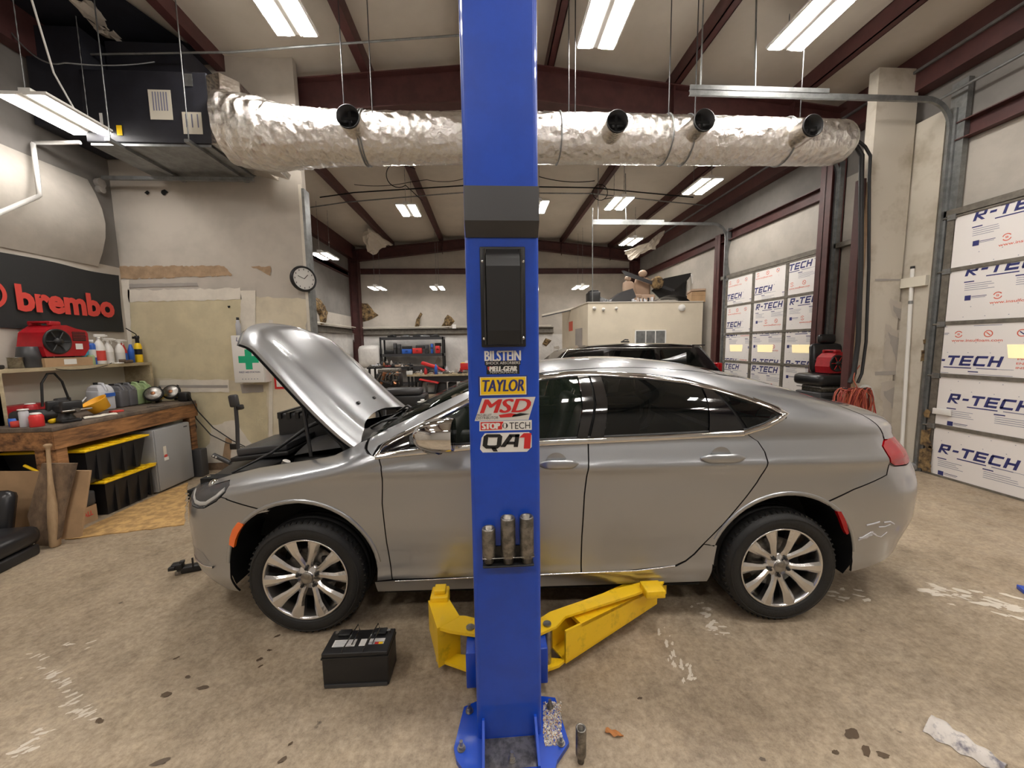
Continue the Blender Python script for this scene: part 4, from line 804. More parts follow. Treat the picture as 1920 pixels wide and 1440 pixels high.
m=M(); m.prism(zp([(1014,1163),(1030,1152),(1155,1108),(1200,1096),(1245,1094),(1240,1100),(1190,1118),(1060,1160),(1044,1178),(1014,1192)],.245),(0,0,.014),'yellow'); m.build('pivot_plate',ar); m=M(); m.prism(zp([(1014,1240),(1035,1238),(1062,1240),(1048,1252),(1020,1262),(1014,1262)],.045),(0,0,.014),'yellow'); m.build('pivot_plate',ar)
p=aZ(1026,1171,.26); M().cyl((p.x,p.y,.05),(p.x,p.y,.268),.020,'steel').build('pivot_pin',ar)
p=aZ(1225,1098,.29); M().box(p.x-.06,p.x+.05,p.y-.05,p.y+.05,.245,.29,'yellow',.006).build('lift_pad',ar)
# socket rail and impact sockets on the column
a,b=aY(905,1046,PF-.03),aY(1001,1058,PF-.03); tr=thing('socket_tray','black magnetic tray holding three sockets on the blue column','tool holder',((a.x+b.x)/2,PF-.03,b.z))
M().box(a.x,b.x,PF-.045,PF,b.z,b.z+.008,'black',.004).box(a.x,b.x,PF-.006,PF,b.z,a.z+.03,'black').build('tray',tr)
M().tube([(a.x,PF-.001,a.z+.004),(a.x,PF-.046,a.z+.004),(b.x,PF-.046,a.z+.004),(b.x,PF-.001,a.z+.004)],.002,'steel',6).build('retaining_wire',tr)
def socket(px0,px1,py0,lab):
    y=PF-.024; a,b=aY(px0,py0,y),aY(px1,1046,y); r=(b.x-a.x)/2; c=((a.x+b.x)/2,y,0); zt=a.z-.006; zb=aY(px0,1055,y).z+.002
    M().lathe([(.0005,zt-.03),(r*.62,zt-.028),(r*.66,zt-.002),(r*.9,zt),(r,zt-.006),(r,zb+.03),(r*.93,zb+.022),(r*.72,zb+.018),(r*.70,zb),(.0005,zb)],'oldsteel',c,'z',28).build('impact_socket',label=lab,cat='socket',group='sockets on the blue column')
socket(903,930,987,'short steel impact socket, leftmost of three on the blue column'); socket(938,967,967,'tall steel impact socket in the middle of the tray on the column'); socket(974,1001,965,'tall steel impact socket at the right end of the column tray')
p=aZ(1089,1428,0); c=(p.x,p.y,0)
M().lathe([(.0005,.115),(.012,.117),(.013,.148),(.018,.150),(.0205,.147),(.0205,.035),(.0185,.028),(.013,.024),(.013,0),(.0005,0)],'oldsteel',c,'z',28).build('impact_socket',label='dark deep impact socket standing on the floor right of the column base',cat='socket')
# ---------------------------------------------------------------- car battery
bt=thing('car_battery','black car battery with raised handles on the floor by the front wheel','battery',(-.67,1.80,0)); T=Tr(-.672,1.805,0,R(-1))
M().at(T).box(-.157,.157,-.075,.075,0,.158,'black',.006).box(-.160,.160,-.078,.078,.150,.158,'black').box(-.15,.15,-.080,.08,.004,.02,'greypl').build('case',bt)
m=M().at(T).box(-.158,.158,-.076,.076,.158,.180,'black',.004).box(-.12,-.06,.03,.07,.180,.192,'black',.003).box(.06,.12,.03,.07,.180,.192,'black',.003); m.build('lid',bt)
for x in(-.13,.13): M().at(T).cyl((x,.05,.178),(x,.05,.192),.009,'steel').build('terminal',bt)
def lbl(m,x0_,x1_,y0_,y1_,mt,z): m.add([(x0_,y0_,z),(x1_,y0_,z),(x1_,y1_,z),(x0_,y1_,z)],[(0,1,2,3)],mt)
m=M().at(T); lbl(m,-.125,-.015,-.035,.01,'white',.1806); 
for k in range(5): lbl(m,-.118,-.03-.01*random.random(),.001-.008*k,.003-.008*k,'inkg',.181)
lbl(m,.005,.035,-.035,.01,'white',.1806); lbl(m,.05,.125,-.012,.01,'white',.1806); lbl(m,.05,.125,-.028,-.014,'silverpl',.1806); lbl(m,.08,.10,-.028,-.014,'redpl',.181); lbl(m,.10,.12,-.028,-.014,'lidy',.181); m.build('label_sticker',bt,'white battery labels')
for x in(-.05,.05): M().at(T).tube([(x-.012,-.072,.17),(x-.010,-.070,.19),(x+.025,.0,.235),(x+.035,.03,.245),(x+.045,.02,.225),(x+.02,-.03,.185)],.0035,'gloss',6).build('handle',bt)
# rag, leaf, floor litter
m=M(); a,b=aZ(1742,1358,0),aZ(1885,1446,0); d=(b-a); n=Vector((-d.y,d.x,0)).normalized()
m.grid(lambda s,t:a+d*s+n*((2*t-1)*(.050*(1-s)**.6+.022)+.008*math.sin(s*22+t*5))+Vector((0,0,.003+.030*math.sin(PI*t)*(1-.3*s)+.007*abs(math.sin(s*31+t*13))*math.sin(PI*t))),40,14,'rag'); m.build('rag',label='crumpled dirty white rag lying on the floor at lower right',cat='rag',recalc=False)
m=M(); p=aZ(1152,1378,0); m.at(Tr(p.x,p.y,.004,R(-25))); m.grid(lambda s,t:Vector(((s-.5)*.075,(t-.5)*.026*math.sin(PI*min(1,s+.08))**.5*(1+.2*math.sin(s*17)),.010*abs(math.sin(s*6+t*4)))),12,6,'leaf'); m.build('dry_leaf',label='curled brown dry leaf on the floor right of the standing socket',cat='leaf')
m=M(); p=aZ(350,1072,0); m.at(Tr(p.x,p.y,0,R(20)))
m.box(-.05,.10,-.03,.03,0,.05,'black',.01).box(-.08,-.01,-.035,.02,.04,.085,'black',.008).box(-.09,-.05,-.05,-.02,.05,.075,'black',.004).box(-.03,.0,-.03,0,.08,.10,'black',.004).box(.045,.055,-.03,-.02,.03,.11,'black').box(-.06,-.02,-.03,-.01,.0,.03,'steel',.004); m.build('plastic_connector',label='black plastic connector piece on the floor in front of the bumper',cat='car part')
M().at(Tr(*aZ(1926,1112,0),R(-30))).box(-.03,.1,-.04,.04,0,.03,'blue',.005).box(.0,.06,-.02,.02,.03,.05,'blue',.004).build('blue_bracket',label='blue metal bracket on the floor at the right edge',cat='bracket')
# ---------------------------------------------------------------- duct
DU=thing('air_duct','long shiny foil-wrapped air duct hanging across the front bay','duct',(1,4.55,4.0))
path=spl([-2.75,-2.5,-2.1,-1.55,1.17,4.4],[4.03,3.99,3.95,3.955,4.0,4.01]); rad=spl([-2.75,-2.5,-2.1,-1.55,-.5,1.2,4.2,4.38],[.36,.36,.31,.272,.262,.26,.245,.20])
rs=[]; N=260
for i in range(N+1):
    x=-2.75+(4.42+2.75)*i/N; r=rad(x)
    if x>4.2: r=.245*math.sqrt(max(.02,1-((x-4.2)/.225)**2.2))
    ring=[]
    for k in range(40):
        a=2*PI*k/40; q=r*(1+ (.035 if x<-1.6 else .014)*math.sin(x*47+3*math.sin(a*3))*math.sin(a*5+x*9)+.010*math.sin(x*91+a*7)+random.uniform(-.006,.006))
        ring.append(Vector((x,4.58+q*math.cos(a),path(x)+q*math.sin(a)*(.98))))
    rs.append(ring)
M().rings(rs,'foil').build('duct_body',DU,recalc=True)
for px,py in((652,218),(1158,227),(1321,225),(1525,235)):
    c=aY(px,py,4.14); m=M(); m.lathe([(.118,.30),(.112,.02)],'foil2',(c.x,c.y,c.z),'y',28,cap=False); m.lathe([(.112,.012),(.115,-.004),(.108,-.006),(.104,.10),(.001,.11)],'black',(c.x,c.y,c.z),'y',28,cap=False); m.box(c.x-.08,c.x+.08,c.y+.04,c.y+.045,c.z-.012,c.z+.012,'dark').box(c.x-.012,c.x+.012,c.y+.05,c.y+.055,c.z-.08,c.z+.08,'dark'); o=m.build('duct_outlet',DU,'open round outlet')
for x in(-1.33,-1.3,.85,2.1,2.35,3.55,-.2):
    r=rad(x)+.004; M().tube([(x,4.58+r*math.cos(a)*1.01,path(x)+r*math.sin(a)) for a in [2*PI*k/28 for k in range(29)]],.007,'galv',6).build('strap',DU)
for x in(-1.46,-1.17,.93,1.0,2.05,2.35,3.58,-.2): M().cyl((x,4.36,path(x)+.15),(x,4.36,zr(x)-.02),.006,'greypl',seg=6).build('hanger',DU)
# plenum and air handler
ah=thing('air_handler','black air handler box with paper sheets, hung in the upper left corner','air handler',(-3.4,4.75,3.8))
M().box(-4.08,-2.88,4.44,5.18,3.775,3.80,'galv').box(-4.1,-2.86,4.42,5.2,3.80,4.50,'navy',.01).build('cabinet',ah)
m=M(); rs=[[Vector((x,4.78+w*sx,4.13+h*sz+dz)) for sx,sz in((-1,-1),(1,-1),(1,1),(-1,1))] for x,w,h,dz in((-2.86,.36,.34,0),(-2.72,.38,.36,0),(-2.55,.33,.36,-.06))]
m.rings(rs,'foil2',smooth=False); m.prism([(-2.86,4.40,3.79),(-2.35,4.45,3.66),(-2.35,4.5,3.74),(-2.6,4.45,3.9)],(0,.5,0),'foil2'); m.build('foil_plenum',ah,'foil-wrapped plenum')
AY=4.415
def sheet(a,b,nm,mt,lab,lines=0):
    p,q=aY(*a,AY),aY(*b,AY); m=M().box(p.x,q.x,AY-.003,AY,q.z,p.z,mt)
    for k in range(lines): x=p.x+(q.x-p.x)*(.2+.6*k/max(1,lines-1)); m.box(x-.006,x+.006,AY-.0042,AY-.003,p.z-(p.z-q.z)*.7,p.z-.02,'inkg')
    m.build(nm,ah,lab)
sheet((277,168),(325,225),'paper_sheet','paper','striped instruction sheet',6); sheet((341,210),(381,252),'paper_sheet','paper','small instruction sheet',3); sheet((345,138),(362,162),'access_panel','galv','small grey access panel'); sheet((218,235),(230,254),'warning_sticker','lidy','yellow sticker'); sheet((186,212),(194,233),'tag','white','white tag')
for x in(-3.02,-3.78):
    M().prism([(x-.02,4.28,3.775),(x+.03,4.28,3.775),(x+.03,4.28,3.745),(x-.02,4.28,3.745)],(0,.98,0),'galv').build('support_rail',ah)
    M().cyl((x,4.32,3.75),(x,4.32,zr(x)-.02),.006,'galv',seg=6).build('threaded_rod',ah)
M().box(-4.6,-2.85,5.08,5.12,3.70,3.74,'galv').build('support_rail',ah)
M().box(-4.66,-4.12,4.5,5.25,4.0,4.95,'navy').box(-4.1,-3.3,4.75,5.25,4.5,5.0,'navy').build('return_box',ah)
# pipes at left
M().tube([aY(150,267,4.5),aY(62,268,4.5),aY(62,270,4.45),aY(74,366,4.2),aY(70,369,4.2),aY(-10,403,3.45)],.020,'white',8).build('pvc_pipe',label='thin white PVC drain pipe bending down below the left shop light',cat='pipe')
for k,(px,y1) in enumerate(((150,0),(170,0))):
    a=aY(px,360+k*12,5.16); b=aY(px+10+2*k,503,5.16)
    M().tube([Vector((XL+.05,a.y-.02,a.z+.10)),a+Vector((-.05,-.02,.09)),a+Vector((0,0,.02)),b],.055 if k==0 else .045,'wallgrey',12).build('wall_pipe',label=['grey wall pipe in the left corner, outer of the pair','grey wall pipe in the left corner, nearer the patched drywall'][k],cat='pipe',group='grey pipes in the left corner')
# ---------------------------------------------------------------- banner, first aid, clock
m=M(); q=[aX(0,483,XL+.03),aX(223,524,XL+.03),aX(228,625,XL+.03),aX(0,627,XL+.03)]; y0,y1=3.2,q[1].y; zt,zb=2.60,1.88
m.grid(lambda a,b:Vector((XL+.022+.010*math.sin(a*17+b*3)*(.4+b),y0+(y1-y0)*a,zb+(zt-zb)*b-.012*math.sin(a*9)*b)),50,10,'banner',flip=True)
bo=thing('wall_banner','black fabric banner with large red lettering on the left wall','banner',(XL+.02,(y0+y1)/2,zb)); m.build('fabric',bo,recalc=False)
m=M(); p,q=aX(26,585,XL+.05),aX(209,575,XL+.05); hh=.24
m.text('brembo',(XL+.045,(p.y+q.y)/2+.04,2.185),(0,1,0),(0,0,1),q.y-p.y,.27,'redlogo',.045,.0,0)
c=(XL+.045,p.y-.18,2.20); m.lathe([(.115,0),(.15,0)],'redlogo',c,'x',40,cap=False); m.lathe([(.001,0),(.08,0)],'redlogo',c,'x',36,cap=False); m.lathe([(.001,.002),(.03,.002)],'banner',c,'x',24,cap=False); m.build('lettering',bo,'red lettering and ring emblem',recalc=False)
fa=thing('first_aid_cabinet','white first aid cabinet with green cross on the patched wall','first aid cabinet',(-3.1,5.24,1.2)); Y=5.14; a,b=aY(433,629,Y),aY(498,717,Y)
M().box(a.x,b.x,Y,YP,b.z,a.z,'white',.006).build('cabinet',fa); M().box(a.x+.003,b.x-.003,Y-.012,Y,b.z+.003,a.z-.003,'white',.004).build('door',fa)
m=M(); Y-=.0135; c=aY(466,674,Y); m.box(c.x-.042,c.x+.042,Y,Y+.001,c.z-.13,c.z+.13,'green').box(c.x-.125,c.x-.042,Y,Y+.001,c.z-.045,c.z+.045,'green').box(c.x+.042,c.x+.125,Y,Y+.001,c.z-.045,c.z+.045,'green'); m.text('FIRST AID STATION',(c.x,Y,c.z-.165),X,Z,.26,.022,'ink'); m.text('L',(c.x-.12,Y,a.z-.05),X,Z,.03,.05,'ink',0,.2); m.text('- - - - - -',(c.x,Y,b.z+.05),X,Z,.2,.008,'inkg'); m.build('cross_print',fa,'green cross and lettering')
M().lathe([(.001,0),(.03,0),(.03,.15),(.02,.17),(.02,.2),(.001,.2)],'silverpl',(a.x+.05,5.22,a.z+.001),'z',16).lathe([(.001,.17),(.016,.17),(.016,.215),(.001,.215)],'black',(a.x+.05,5.22,a.z+.02),'z',12).build('spray_can',label='grey spray can standing on top of the first aid cabinet',cat='spray can')
M().box(*sorted((aY(514,700,YP).x,aY(545,700,YP).x)),YP-.012,YP-.003,aY(530,729,YP).z,aY(530,699,YP).z,'redpl').box(aY(518,700,YP).x,aY(541,700,YP).x,YP-.014,YP-.012,aY(530,725,YP).z,aY(530,711,YP).z,'white').build('wall_notice',label='red framed notice on the wall under the raised hood edge',cat='notice')
ck=thing('wall_clock','round black-rimmed wall clock on the edge of the partition','clock',(-2.31,5.2,2.4)); p=aY(569,523,5.24); T=Tr(p.x,p.y,p.z,R(52))
M().at(T).lathe([(.16,.03),(.168,.0),(.16,-.03),(.145,-.035),(.138,-.02)],'black',ax='y',seg=40,cap=False).build('rim',ck); M().at(T).lathe([(.001,-.018),(.14,-.018)],'white',ax='y',seg=36,cap=False).build('dial',ck)
m=M().at(T); 
for k in range(12): a=k*PI/6; m.box(.118*math.sin(a)-.004,.118*math.sin(a)+.004,-.020,-.019,.118*math.cos(a)-.01,.118*math.cos(a)+.01,'black')
m.tube([(0,-.022,0),(.05,-.022,.055)],.004,'black',5).tube([(0,-.022,0),(-.08,-.022,.03)],.003,'black',5); m.build('clock_hands',ck)
M().box(*sorted((aY(566,512,5.22).x+.0,aY(574,512,5.22).x-.02)),YP-.04,YP-.005,p.z-.05,p.z+.05,'galv').build('wall_bracket',ck)
# ---------------------------------------------------------------- overhead doors
LET={'R':[(0,.22,0,1),(.17,.8,.78,1),(.60,.82,.48,.85),(.17,.8,.40,.57),'leg'],'-':[(.05,.5,.39,.61)],'T':[(0,.9,.78,1),(.34,.56,0,.78)],'E':[(0,.22,0,1),(.17,.85,.78,1),(.17,.80,.39,.61),(.17,.85,0,.22)],'C':[(0,.22,.1,.9),(.05,.85,.78,1),(.05,.85,0,.22)],'H':[(0,.22,0,1),(.62,.84,0,1),(.17,.67,.39,.61)]}
ADV={'R':1.0,'-':.65,'T':1.05,'E':1.02,'C':1.02,'H':.84}
def clip(P_,lo,hi,ax):
    for v,s in((lo,1),(hi,-1)):
        o=[]
        for i in range(len(P_)):
            a,b=P_[i],P_[(i+1)%len(P_)]; da,db=(a[ax]-v)*s,(b[ax]-v)*s
            if da>=0: o.append(a)
            if da*db<0: t=da/(da-db); o.append(tuple(a[k]+(b[k]-a[k])*t for k in(0,1)))
        P_=o
        if len(P_)<3: return []
    return P_
def foam(m,xw,Y0,z0,L,h,ox,oy,logo=.72):
    """printed foam board; left end at Y0 running toward -Y"""
    m.box(xw-.02,xw,Y0-L,Y0,z0,z0+h,'foam'); xf=xw-.0215
    def q(P_,mt,l=0):
        P_=clip(clip(P_,.004,L-.004,0),.004,h-.004,1)
        if P_: m.add([(xf-l,Y0-a,z0+b) for a,b in P_],[tuple(range(len(P_)))],mt)
    def rc(a,b,c,d_,mt,l=0): q([(a,c),(b,c),(b,d_),(a,d_)],mt,l)
    def tx(s,cx,cy,w,hh,mt):
        if w/2<cx<L-w/2 and hh/2<cy<h-hh/2: m.text(s,(xf,Y0-cx,z0+cy),(0,-1,0),(0,0,1),w,hh,mt,.01,0,0)
    U=logo/5.9; hl=U*.92; rnd=random.Random(int(ox*100+oy*1000))
    for rep in(-1,0,1,2):
        for col in(-1,0,1):
            x=ox+col*1.42; y=oy+rep*.60
            if y>h+.45 or y<-.2 or x>L+.1 or x<-1.5: continue
            cx=0
            for c in 'R-TECH':
                for r in LET[c]:
                    P_=[(.17,.40),(.42,.40),(.86,0),(.62,0)] if r=='leg' else [(r[0],r[2]),(r[1],r[2]),(r[1],r[3]),(r[0],r[3])]
                    q([(x+(cx+a+.22*b)*U,y+b*hl) for a,b in P_],'ink')
                cx+=ADV[c]
            rc(x+logo+.02,x+logo+.035,y+hl-.015,y+hl,'inkg')
            rc(x+.26*logo,x+.62*logo,y-.030,y-.018,'ink'); rc(x+.68*logo,x+.92*logo,y-.029,y-.019,'inkg'); rc(x+.92*logo,x+1.1*logo,y-.026,y-.022,'inkg')
            tx('PREMIUM',x+logo+.20,y+.090,.22,.022,'inkr'); tx('ENGINEERED',x+logo+.22,y+.045,.27,.022,'inkr'); tx('INSULATION',x+logo+.22,y,.27,.022,'inkr')
            for cxx,ww in((0,.26),(.42,.36),(.95,.28)):
                rc(x+cxx,x+cxx+.09,y-.070,y-.058,'ink')
                for k in range(4): rc(x+cxx+.01,x+cxx+.01+ww*rnd.uniform(.6,1),y-.092-.022*k,y-.087-.022*k,'inkg')
            yi=y-.245
            rc(x+.02,x+.075,yi-.025,yi+.03,'ink'); rc(x+.08,x+.21,yi+.012,yi+.018,'ink'); rc(x+.08,x+.20,yi-.002,yi+.003,'inkg')
            for k,cxx in enumerate((.30,.56,.82)):
                xx=x+cxx
                if .04<xx<L-.04 and .04<yi<h-.04:
                    n=24
                    for j in range(n):
                        if k==0 and j in(0,1,11,12,13,23): continue
                        a,b=2*PI*j/n,2*PI*(j+1)/n; r0,r1=.029,.038
                        m.add([(xf,Y0-xx-r*math.cos(t),z0+yi+r*math.sin(t)) for r,t in((r0,a),(r1,a),(r1,b),(r0,b))],[(0,1,2,3)],'inkr')
                    if k==0: rc(xx-.010,xx+.010,yi-.010,yi+.010,'inkr'); rc(xx-.004,xx+.004,yi-.004,yi+.004,'foam',.0004)
                    else: q([(xx-.022,yi+.015),(xx-.012,yi+.018),(xx+.022,yi-.014),(xx+.012,yi-.018)],'ink' if k==2 else 'inkr',.0003)
            rc(x+1.05,x+1.12,yi-.02,yi+.025,'inkg'); rc(x+1.15,x+1.25,yi-.01,yi+.02,'inkg')
            tx('www.insulfoam.com',x+.46,y-.315,.44,.030,'inkr'); tx('800-248-5995',x+1.02,y-.315,.30,.026,'inkr')
            for j in range(7): rc(x+.08+.19*j,x+.088+.19*j,y-.345,y-.338,'inkg'); rc(x+.02+.19*j,x+.028+.19*j,y+.145,y+.152,'inkg')
def odoor(name,Y0,Y1,rows,cols,offs,xd=5.38,hole=None):
    d=thing(name,None,None,(xd,(Y0+Y1)/2,0)); d['kind']=ST; del_=[d.pop(k,None) for k in('label','category')]
    for r in range(5):
        z=.61*(4-r); m=M(); m.box(xd+.02,xd+.05,Y1,Y0,z+.004,z+.606,'frame')
        for zz in(z,z+.59): m.box(xd-.012,xd+.03,Y1,Y0,zz,zz+.02,'frame')
        cw=(Y0-Y1)/cols; 
        for c in range(cols+1): y=Y0-cw*c; m.box(xd-.008,xd+.03,y-.035,y+.035,z,z+.61,'frame')
        m.build('door_section',d)
        for c in range(cols):
            ox,oy=offs[r][c]; m=M(); foam(m,xd+.02,Y0-cw*c-.04,z+.022,cw-.08,.566,ox,oy)
            if r==2: m.add([(xd-.0025,Y0-cw*c-.04-a,z+.022+b) for a,b in ((.18,.20),(min(.62,cw-.3),.20),(min(.64,cw-.28),.34),(.16,.34))] if cols>1 else [(xd-.0025,Y0-a,z+b) for a,b in((.62,.22),(1.25,.22),(1.25,.36),(.60,.36))],[(0,1,2,3)],'glow')  # door window light coming through the foam, painted as an emissive patch
            m.build('insulation_board',d,recalc=False)
        for y in(Y0-.02,): m=M().box(xd-.02,xd,y-.03,y+.05,z+.57,z+.63,'galv').cyl((xd-.01,y+.02,z+.6),(xd-.01,y+.10,z+.6),.012,'steel'); m.build('hinge',d)
    return d
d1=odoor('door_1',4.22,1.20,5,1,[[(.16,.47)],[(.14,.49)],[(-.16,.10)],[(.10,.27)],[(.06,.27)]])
M().box(5.352,5.372,4.02,4.20,.60*1+.15,.60*1+.22,'white',.004).build('latch_plate',d1)
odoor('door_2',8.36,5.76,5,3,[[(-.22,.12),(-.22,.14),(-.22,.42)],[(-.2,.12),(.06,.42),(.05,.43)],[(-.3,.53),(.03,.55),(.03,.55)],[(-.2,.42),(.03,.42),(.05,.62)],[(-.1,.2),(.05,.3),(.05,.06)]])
def track(Y,z,lab,yv,x_end,xv=5.36):
    t=thing('door_track',lab,'door track',(xv,Y,0),'garage door tracks'); r=.32
    pts=[Vector((xv,Y,.0)),Vector((xv,Y,z-r))]+[Vector((xv-r+r*math.cos(a),Y,z-r+r*math.sin(a))) for a in [PI/2*i/10 for i in range(1,11)]]+[Vector((x_end,Y,z))]
    m=M(); P_=pts; n=len(P_); rs=[]
    for i,p in enumerate(P_):
        tt=(P_[min(i+1,n-1)]-P_[max(i-1,0)]).normalized(); nn=Vector((-tt.z,0,tt.x)); Yv=Vector((0,1,0))
        rs.append([p+nn*a+Yv*b for a,b in((-.028,-.006),(-.028,.022),(-.022,.022),(-.022,.0),(.022,.0),(.022,.022),(.028,.022),(.028,-.006))])
    m.rings(rs,'galv',smooth=False); m.build('rail',t)
    M().box(xv+.01,xv+.11,Y-.03,Y+.0,0,z-.1,'galv').box(xv+.09,xv+.11,Y-.03,Y+.05,0,z-.1,'galv').build('jamb_angle',t)
    M().box(x_end,x_end+1.6,Y-.01,Y+.0,z+.028,z+.075,'galv').build('stiffener',t)
    M().cyl((x_end+.12,Y,z+.02),(x_end+.12,Y,zr(x_end)-.03),.008,'galv',seg=6).build('hanger',t); M().cyl((x_end+.75,Y+.01,z+.02),(x_end+.72,Y+.02,zr(x_end+.7)-.03),.009,'galv',seg=6).build('hanger',t)
track(4.30,4.36,'near galvanized garage door track, bending in front of the foil duct end',0,2.25); track(5.72,4.44,'middle galvanized track on the near side of the far garage door',0,2.4); track(8.42,4.26,'farthest galvanized track beside the cream office box',0,2.32)
M().box(5.395,5.46,4.20,4.355,0,4.55,'galv').build('trim_8',kind=ST)
M().box(5.37,5.47,1.0,8.6,3.06,3.13,'frame').build('trim_9',kind=ST)
M().cyl((5.3,1.0,3.62+.8),(5.3,4.4,3.62+.8),.016,'galv').build('spring_shaft',label='horizontal spring shaft above the near garage door',cat='shaft')
# ---------------------------------------------------------------- office box
of=thing('office_box','cream painted office room with flat roof and small window at the back right','office',(3.9,10.8,0)); ox0,ox1,oy0,oy1,oz=2.44,5.33,9.2,12.4,2.64
M().box(ox0,ox1,oy0,oy1,0,oz,'officecream').build('walls',of); M().box(ox0-.02,ox1,oy0-.02,oy1+.02,oz,oz+.02,'plaster').build('roof',of)
a,b=aY(1192,621,oy0),aY(1245,665,oy0); m=M().box(a.x-.06,b.x+.06,oy0-.02,oy0,b.z-.3,a.z+.06,'officecream'); 
m.box(a.x-.02,b.x+.02,oy0-.03,oy0-.02,a.z,a.z+.025,'white').box(a.x-.03,a.x,oy0-.03,oy0-.02,b.z-.3,a.z,'white').box(b.x,b.x+.03,oy0-.03,oy0-.02,b.z-.3,a.z,'white')
for k in(1,2): x=a.x+(b.x-a.x)*k/3; m.box(x-.012,x+.012,oy0-.032,oy0-.02,b.z-.3,a.z,'white')
m.build('window_frame',of); M().box(a.x,b.x,oy0-.024,oy0-.021,b.z-.3,a.z,'galv').build('window_pane',of)
def ofm(px,py,r,mt,lab,nm):
    p=aY(px,py,oy0-.03); M().lathe([(.001,-.03),(r*.8,-.025),(r,0),(r,.03)],mt,(p.x,p.y,p.z),'y',20).build(nm,label=lab,cat='wall device')
ofm(1279,577,.085,'white','round white speaker high on the right of the office wall','wall_speaker'); ofm(1115,578,.045,'white','small white dome camera at the left end of the office wall','security_camera'); ofm(1132,580,.04,'white','small white sensor second from left on the office wall','wall_sensor'); ofm(1156,578,.035,'white','little white alarm box third from left on the office wall','alarm_box')
xo=ox0-.012; a,b=aX(1080,617,xo),aX(1091,650,xo); M().box(xo-.02,xo+.012,min(a.y,b.y),max(a.y,b.y),b.z-1.2,a.z,'wallgrey').build('side_door',of,'dark doorway on the side')
a,b=aX(1067,604,xo),aX(1073,620,xo); M().box(xo-.006,xo+.012,min(a.y,b.y),max(a.y,b.y),b.z,a.z,'inkr').build('orange_sign',of,'orange sign')
M().at(Tr(ox0-.25,11.2,oz-.04,R(0),0,R(-12))).box(-.6,.35,-.06,.06,0,.05,'plaster').box(-.6,.35,-.06,.06,-.03,0,'greypl').build('roof_plank',label='long pale plank overhanging the left side of the office roof',cat='plank')
# things stored on the office roof
JY=9.7; jz=oz+.021
def J(px,py,Y=JY): return aY(px,py,Y)
p=J(1112,555); M().at(Tr(p.x,p.y,jz)).box(-.14,.14,-.2,.2,0,.30,'black',.04).box(-.13,-.12,-.18,.18,.05,.28,'silverpl').box(-.10,.10,-.15,.15,.30,.33,'greypl',.01).build('roof_case',label='black hard case standing at the left end of the office roof',cat='case')
p=J(1130,558); m=M().at(Tr(p.x,p.y,jz)); 
for k in range(8): m.tube([(-.10+.03*k,-.1,.0+.02*k%.06),(-.06+.03*k,0,.16-.01*k),(0+.025*k,.1,.03)],.02,'black',6)
m.build('hose_bundle',label='tangle of black hoses beside the hard case on the office roof',cat='hoses')
def carseat(px,Y,mt,lab,tilt,s=1.,z=jz,rz=0):
    p=aY(px,560,Y); t=thing('bucket_seat',lab,'car seat',(p.x,Y,z),'spare seats on the office roof'); T=Tr(p.x,Y,z,rz)@Matrix.Scale(s,4)
    M().at(T).box(-.24,.24,-.26,.22,0,.16,mt,.05).build('seat_cushion',t); T2=T@Tr(0,.18,.08,0,R(tilt))
    m=M().at(T2); rs=[[Vector((w*sx,.06*sy,z_)) for sx,sy in((-1,-.6),(-.6,-1),(.6,-1),(1,-.6),(1,.6),(.6,1),(-.6,1),(-1,.6))] for z_,w in((0,.20),(.08,.24),(.4,.24),(.56,.20),(.60,.14))]
    m.rings(rs,mt); m.build('backrest',t); m=M().at(T2); m.sphere((0,0,.72),.13,mt,12,(1,.55,.75)); m.cyl((-.05,0,.58),(-.05,0,.7),.008,'chrome').cyl((.05,0,.58),(.05,0,.7),.008,'chrome'); m.build('headrest',t)
carseat(1207,10.0,'tan','upright tan leather car seat on the office roof, the taller one',6,.92,jz+.1); carseat(1186,9.75,'tan','tan leather car seat leaning left, the shorter one on the office roof',-14,.72,jz+.12,R(10))
p=J(1165,560); m=M().at(Tr(p.x,p.y,jz)); m.prism([(-.35,-.2,0),(-.30,-.2,.10),(-.05,-.2,.28),(.22,-.2,.36),(.30,-.2,.18),(.30,-.2,0)],(0,.35,0),'greypl'); m.build('folded_chair',label='black folded seat base left of the tan seats on the office roof',cat='car part')
p=J(1205,560,9.4); m=M().at(Tr(p.x,p.y,jz))
for k in range(16): m.box(-.25+.03*k,-.21+.03*k,random.uniform(-.1,0),random.uniform(.02,.1),0,random.uniform(.05,.16),random.choice(['black','silverpl','greypl','tan']),.01)
m.build('parts_tangle',label='low tangle of small trim parts in front of the tan seats',cat='car parts')
p=J(1232,530,9.9); M().at(Tr(p.x,p.y,p.z,R(-20))).lathe([(.001,-.03),(.12,-.05),(.17,0),(.15,.06),(.001,.07)],'fiberglass',ax='y',seg=24).build('speaker_cone',label='round brown speaker cone beside the tan seats',cat='speaker')
p=J(1255,560,9.6); m=M().at(Tr(p.x,p.y,jz)); m.grid(lambda a,b:Vector((-.45+.9*a,-.2+.4*b,.02+.16*math.sin(PI*a)**.7*(1-.3*b))),14,6,'greypl'); m.box(-.42,.42,-.19,.2,0,.03,'greypl'); m.build('folded_carpet',label='grey folded carpet in front of the black panels on the office roof',cat='carpet')
def plate(P_,Y,mt,nm,lab,cat,d=.04):
    m=M().prism([aY(a,b,Y) for a,b in P_],(0,d,0),mt); m.build(nm,label=lab,cat=cat)
plate([(1222,545),(1245,522),(1283,514),(1299,511),(1290,524),(1262,545),(1300,560),(1240,562)],10.1,'black','body_panel','large black bent body panel leaning on the office roof','car panel'); plate([(1166,508),(1170,507),(1265,543),(1260,546),(1172,516)],9.9,'greypl','trim_board','long dark trim board lying across behind the tan seats','board',.03)
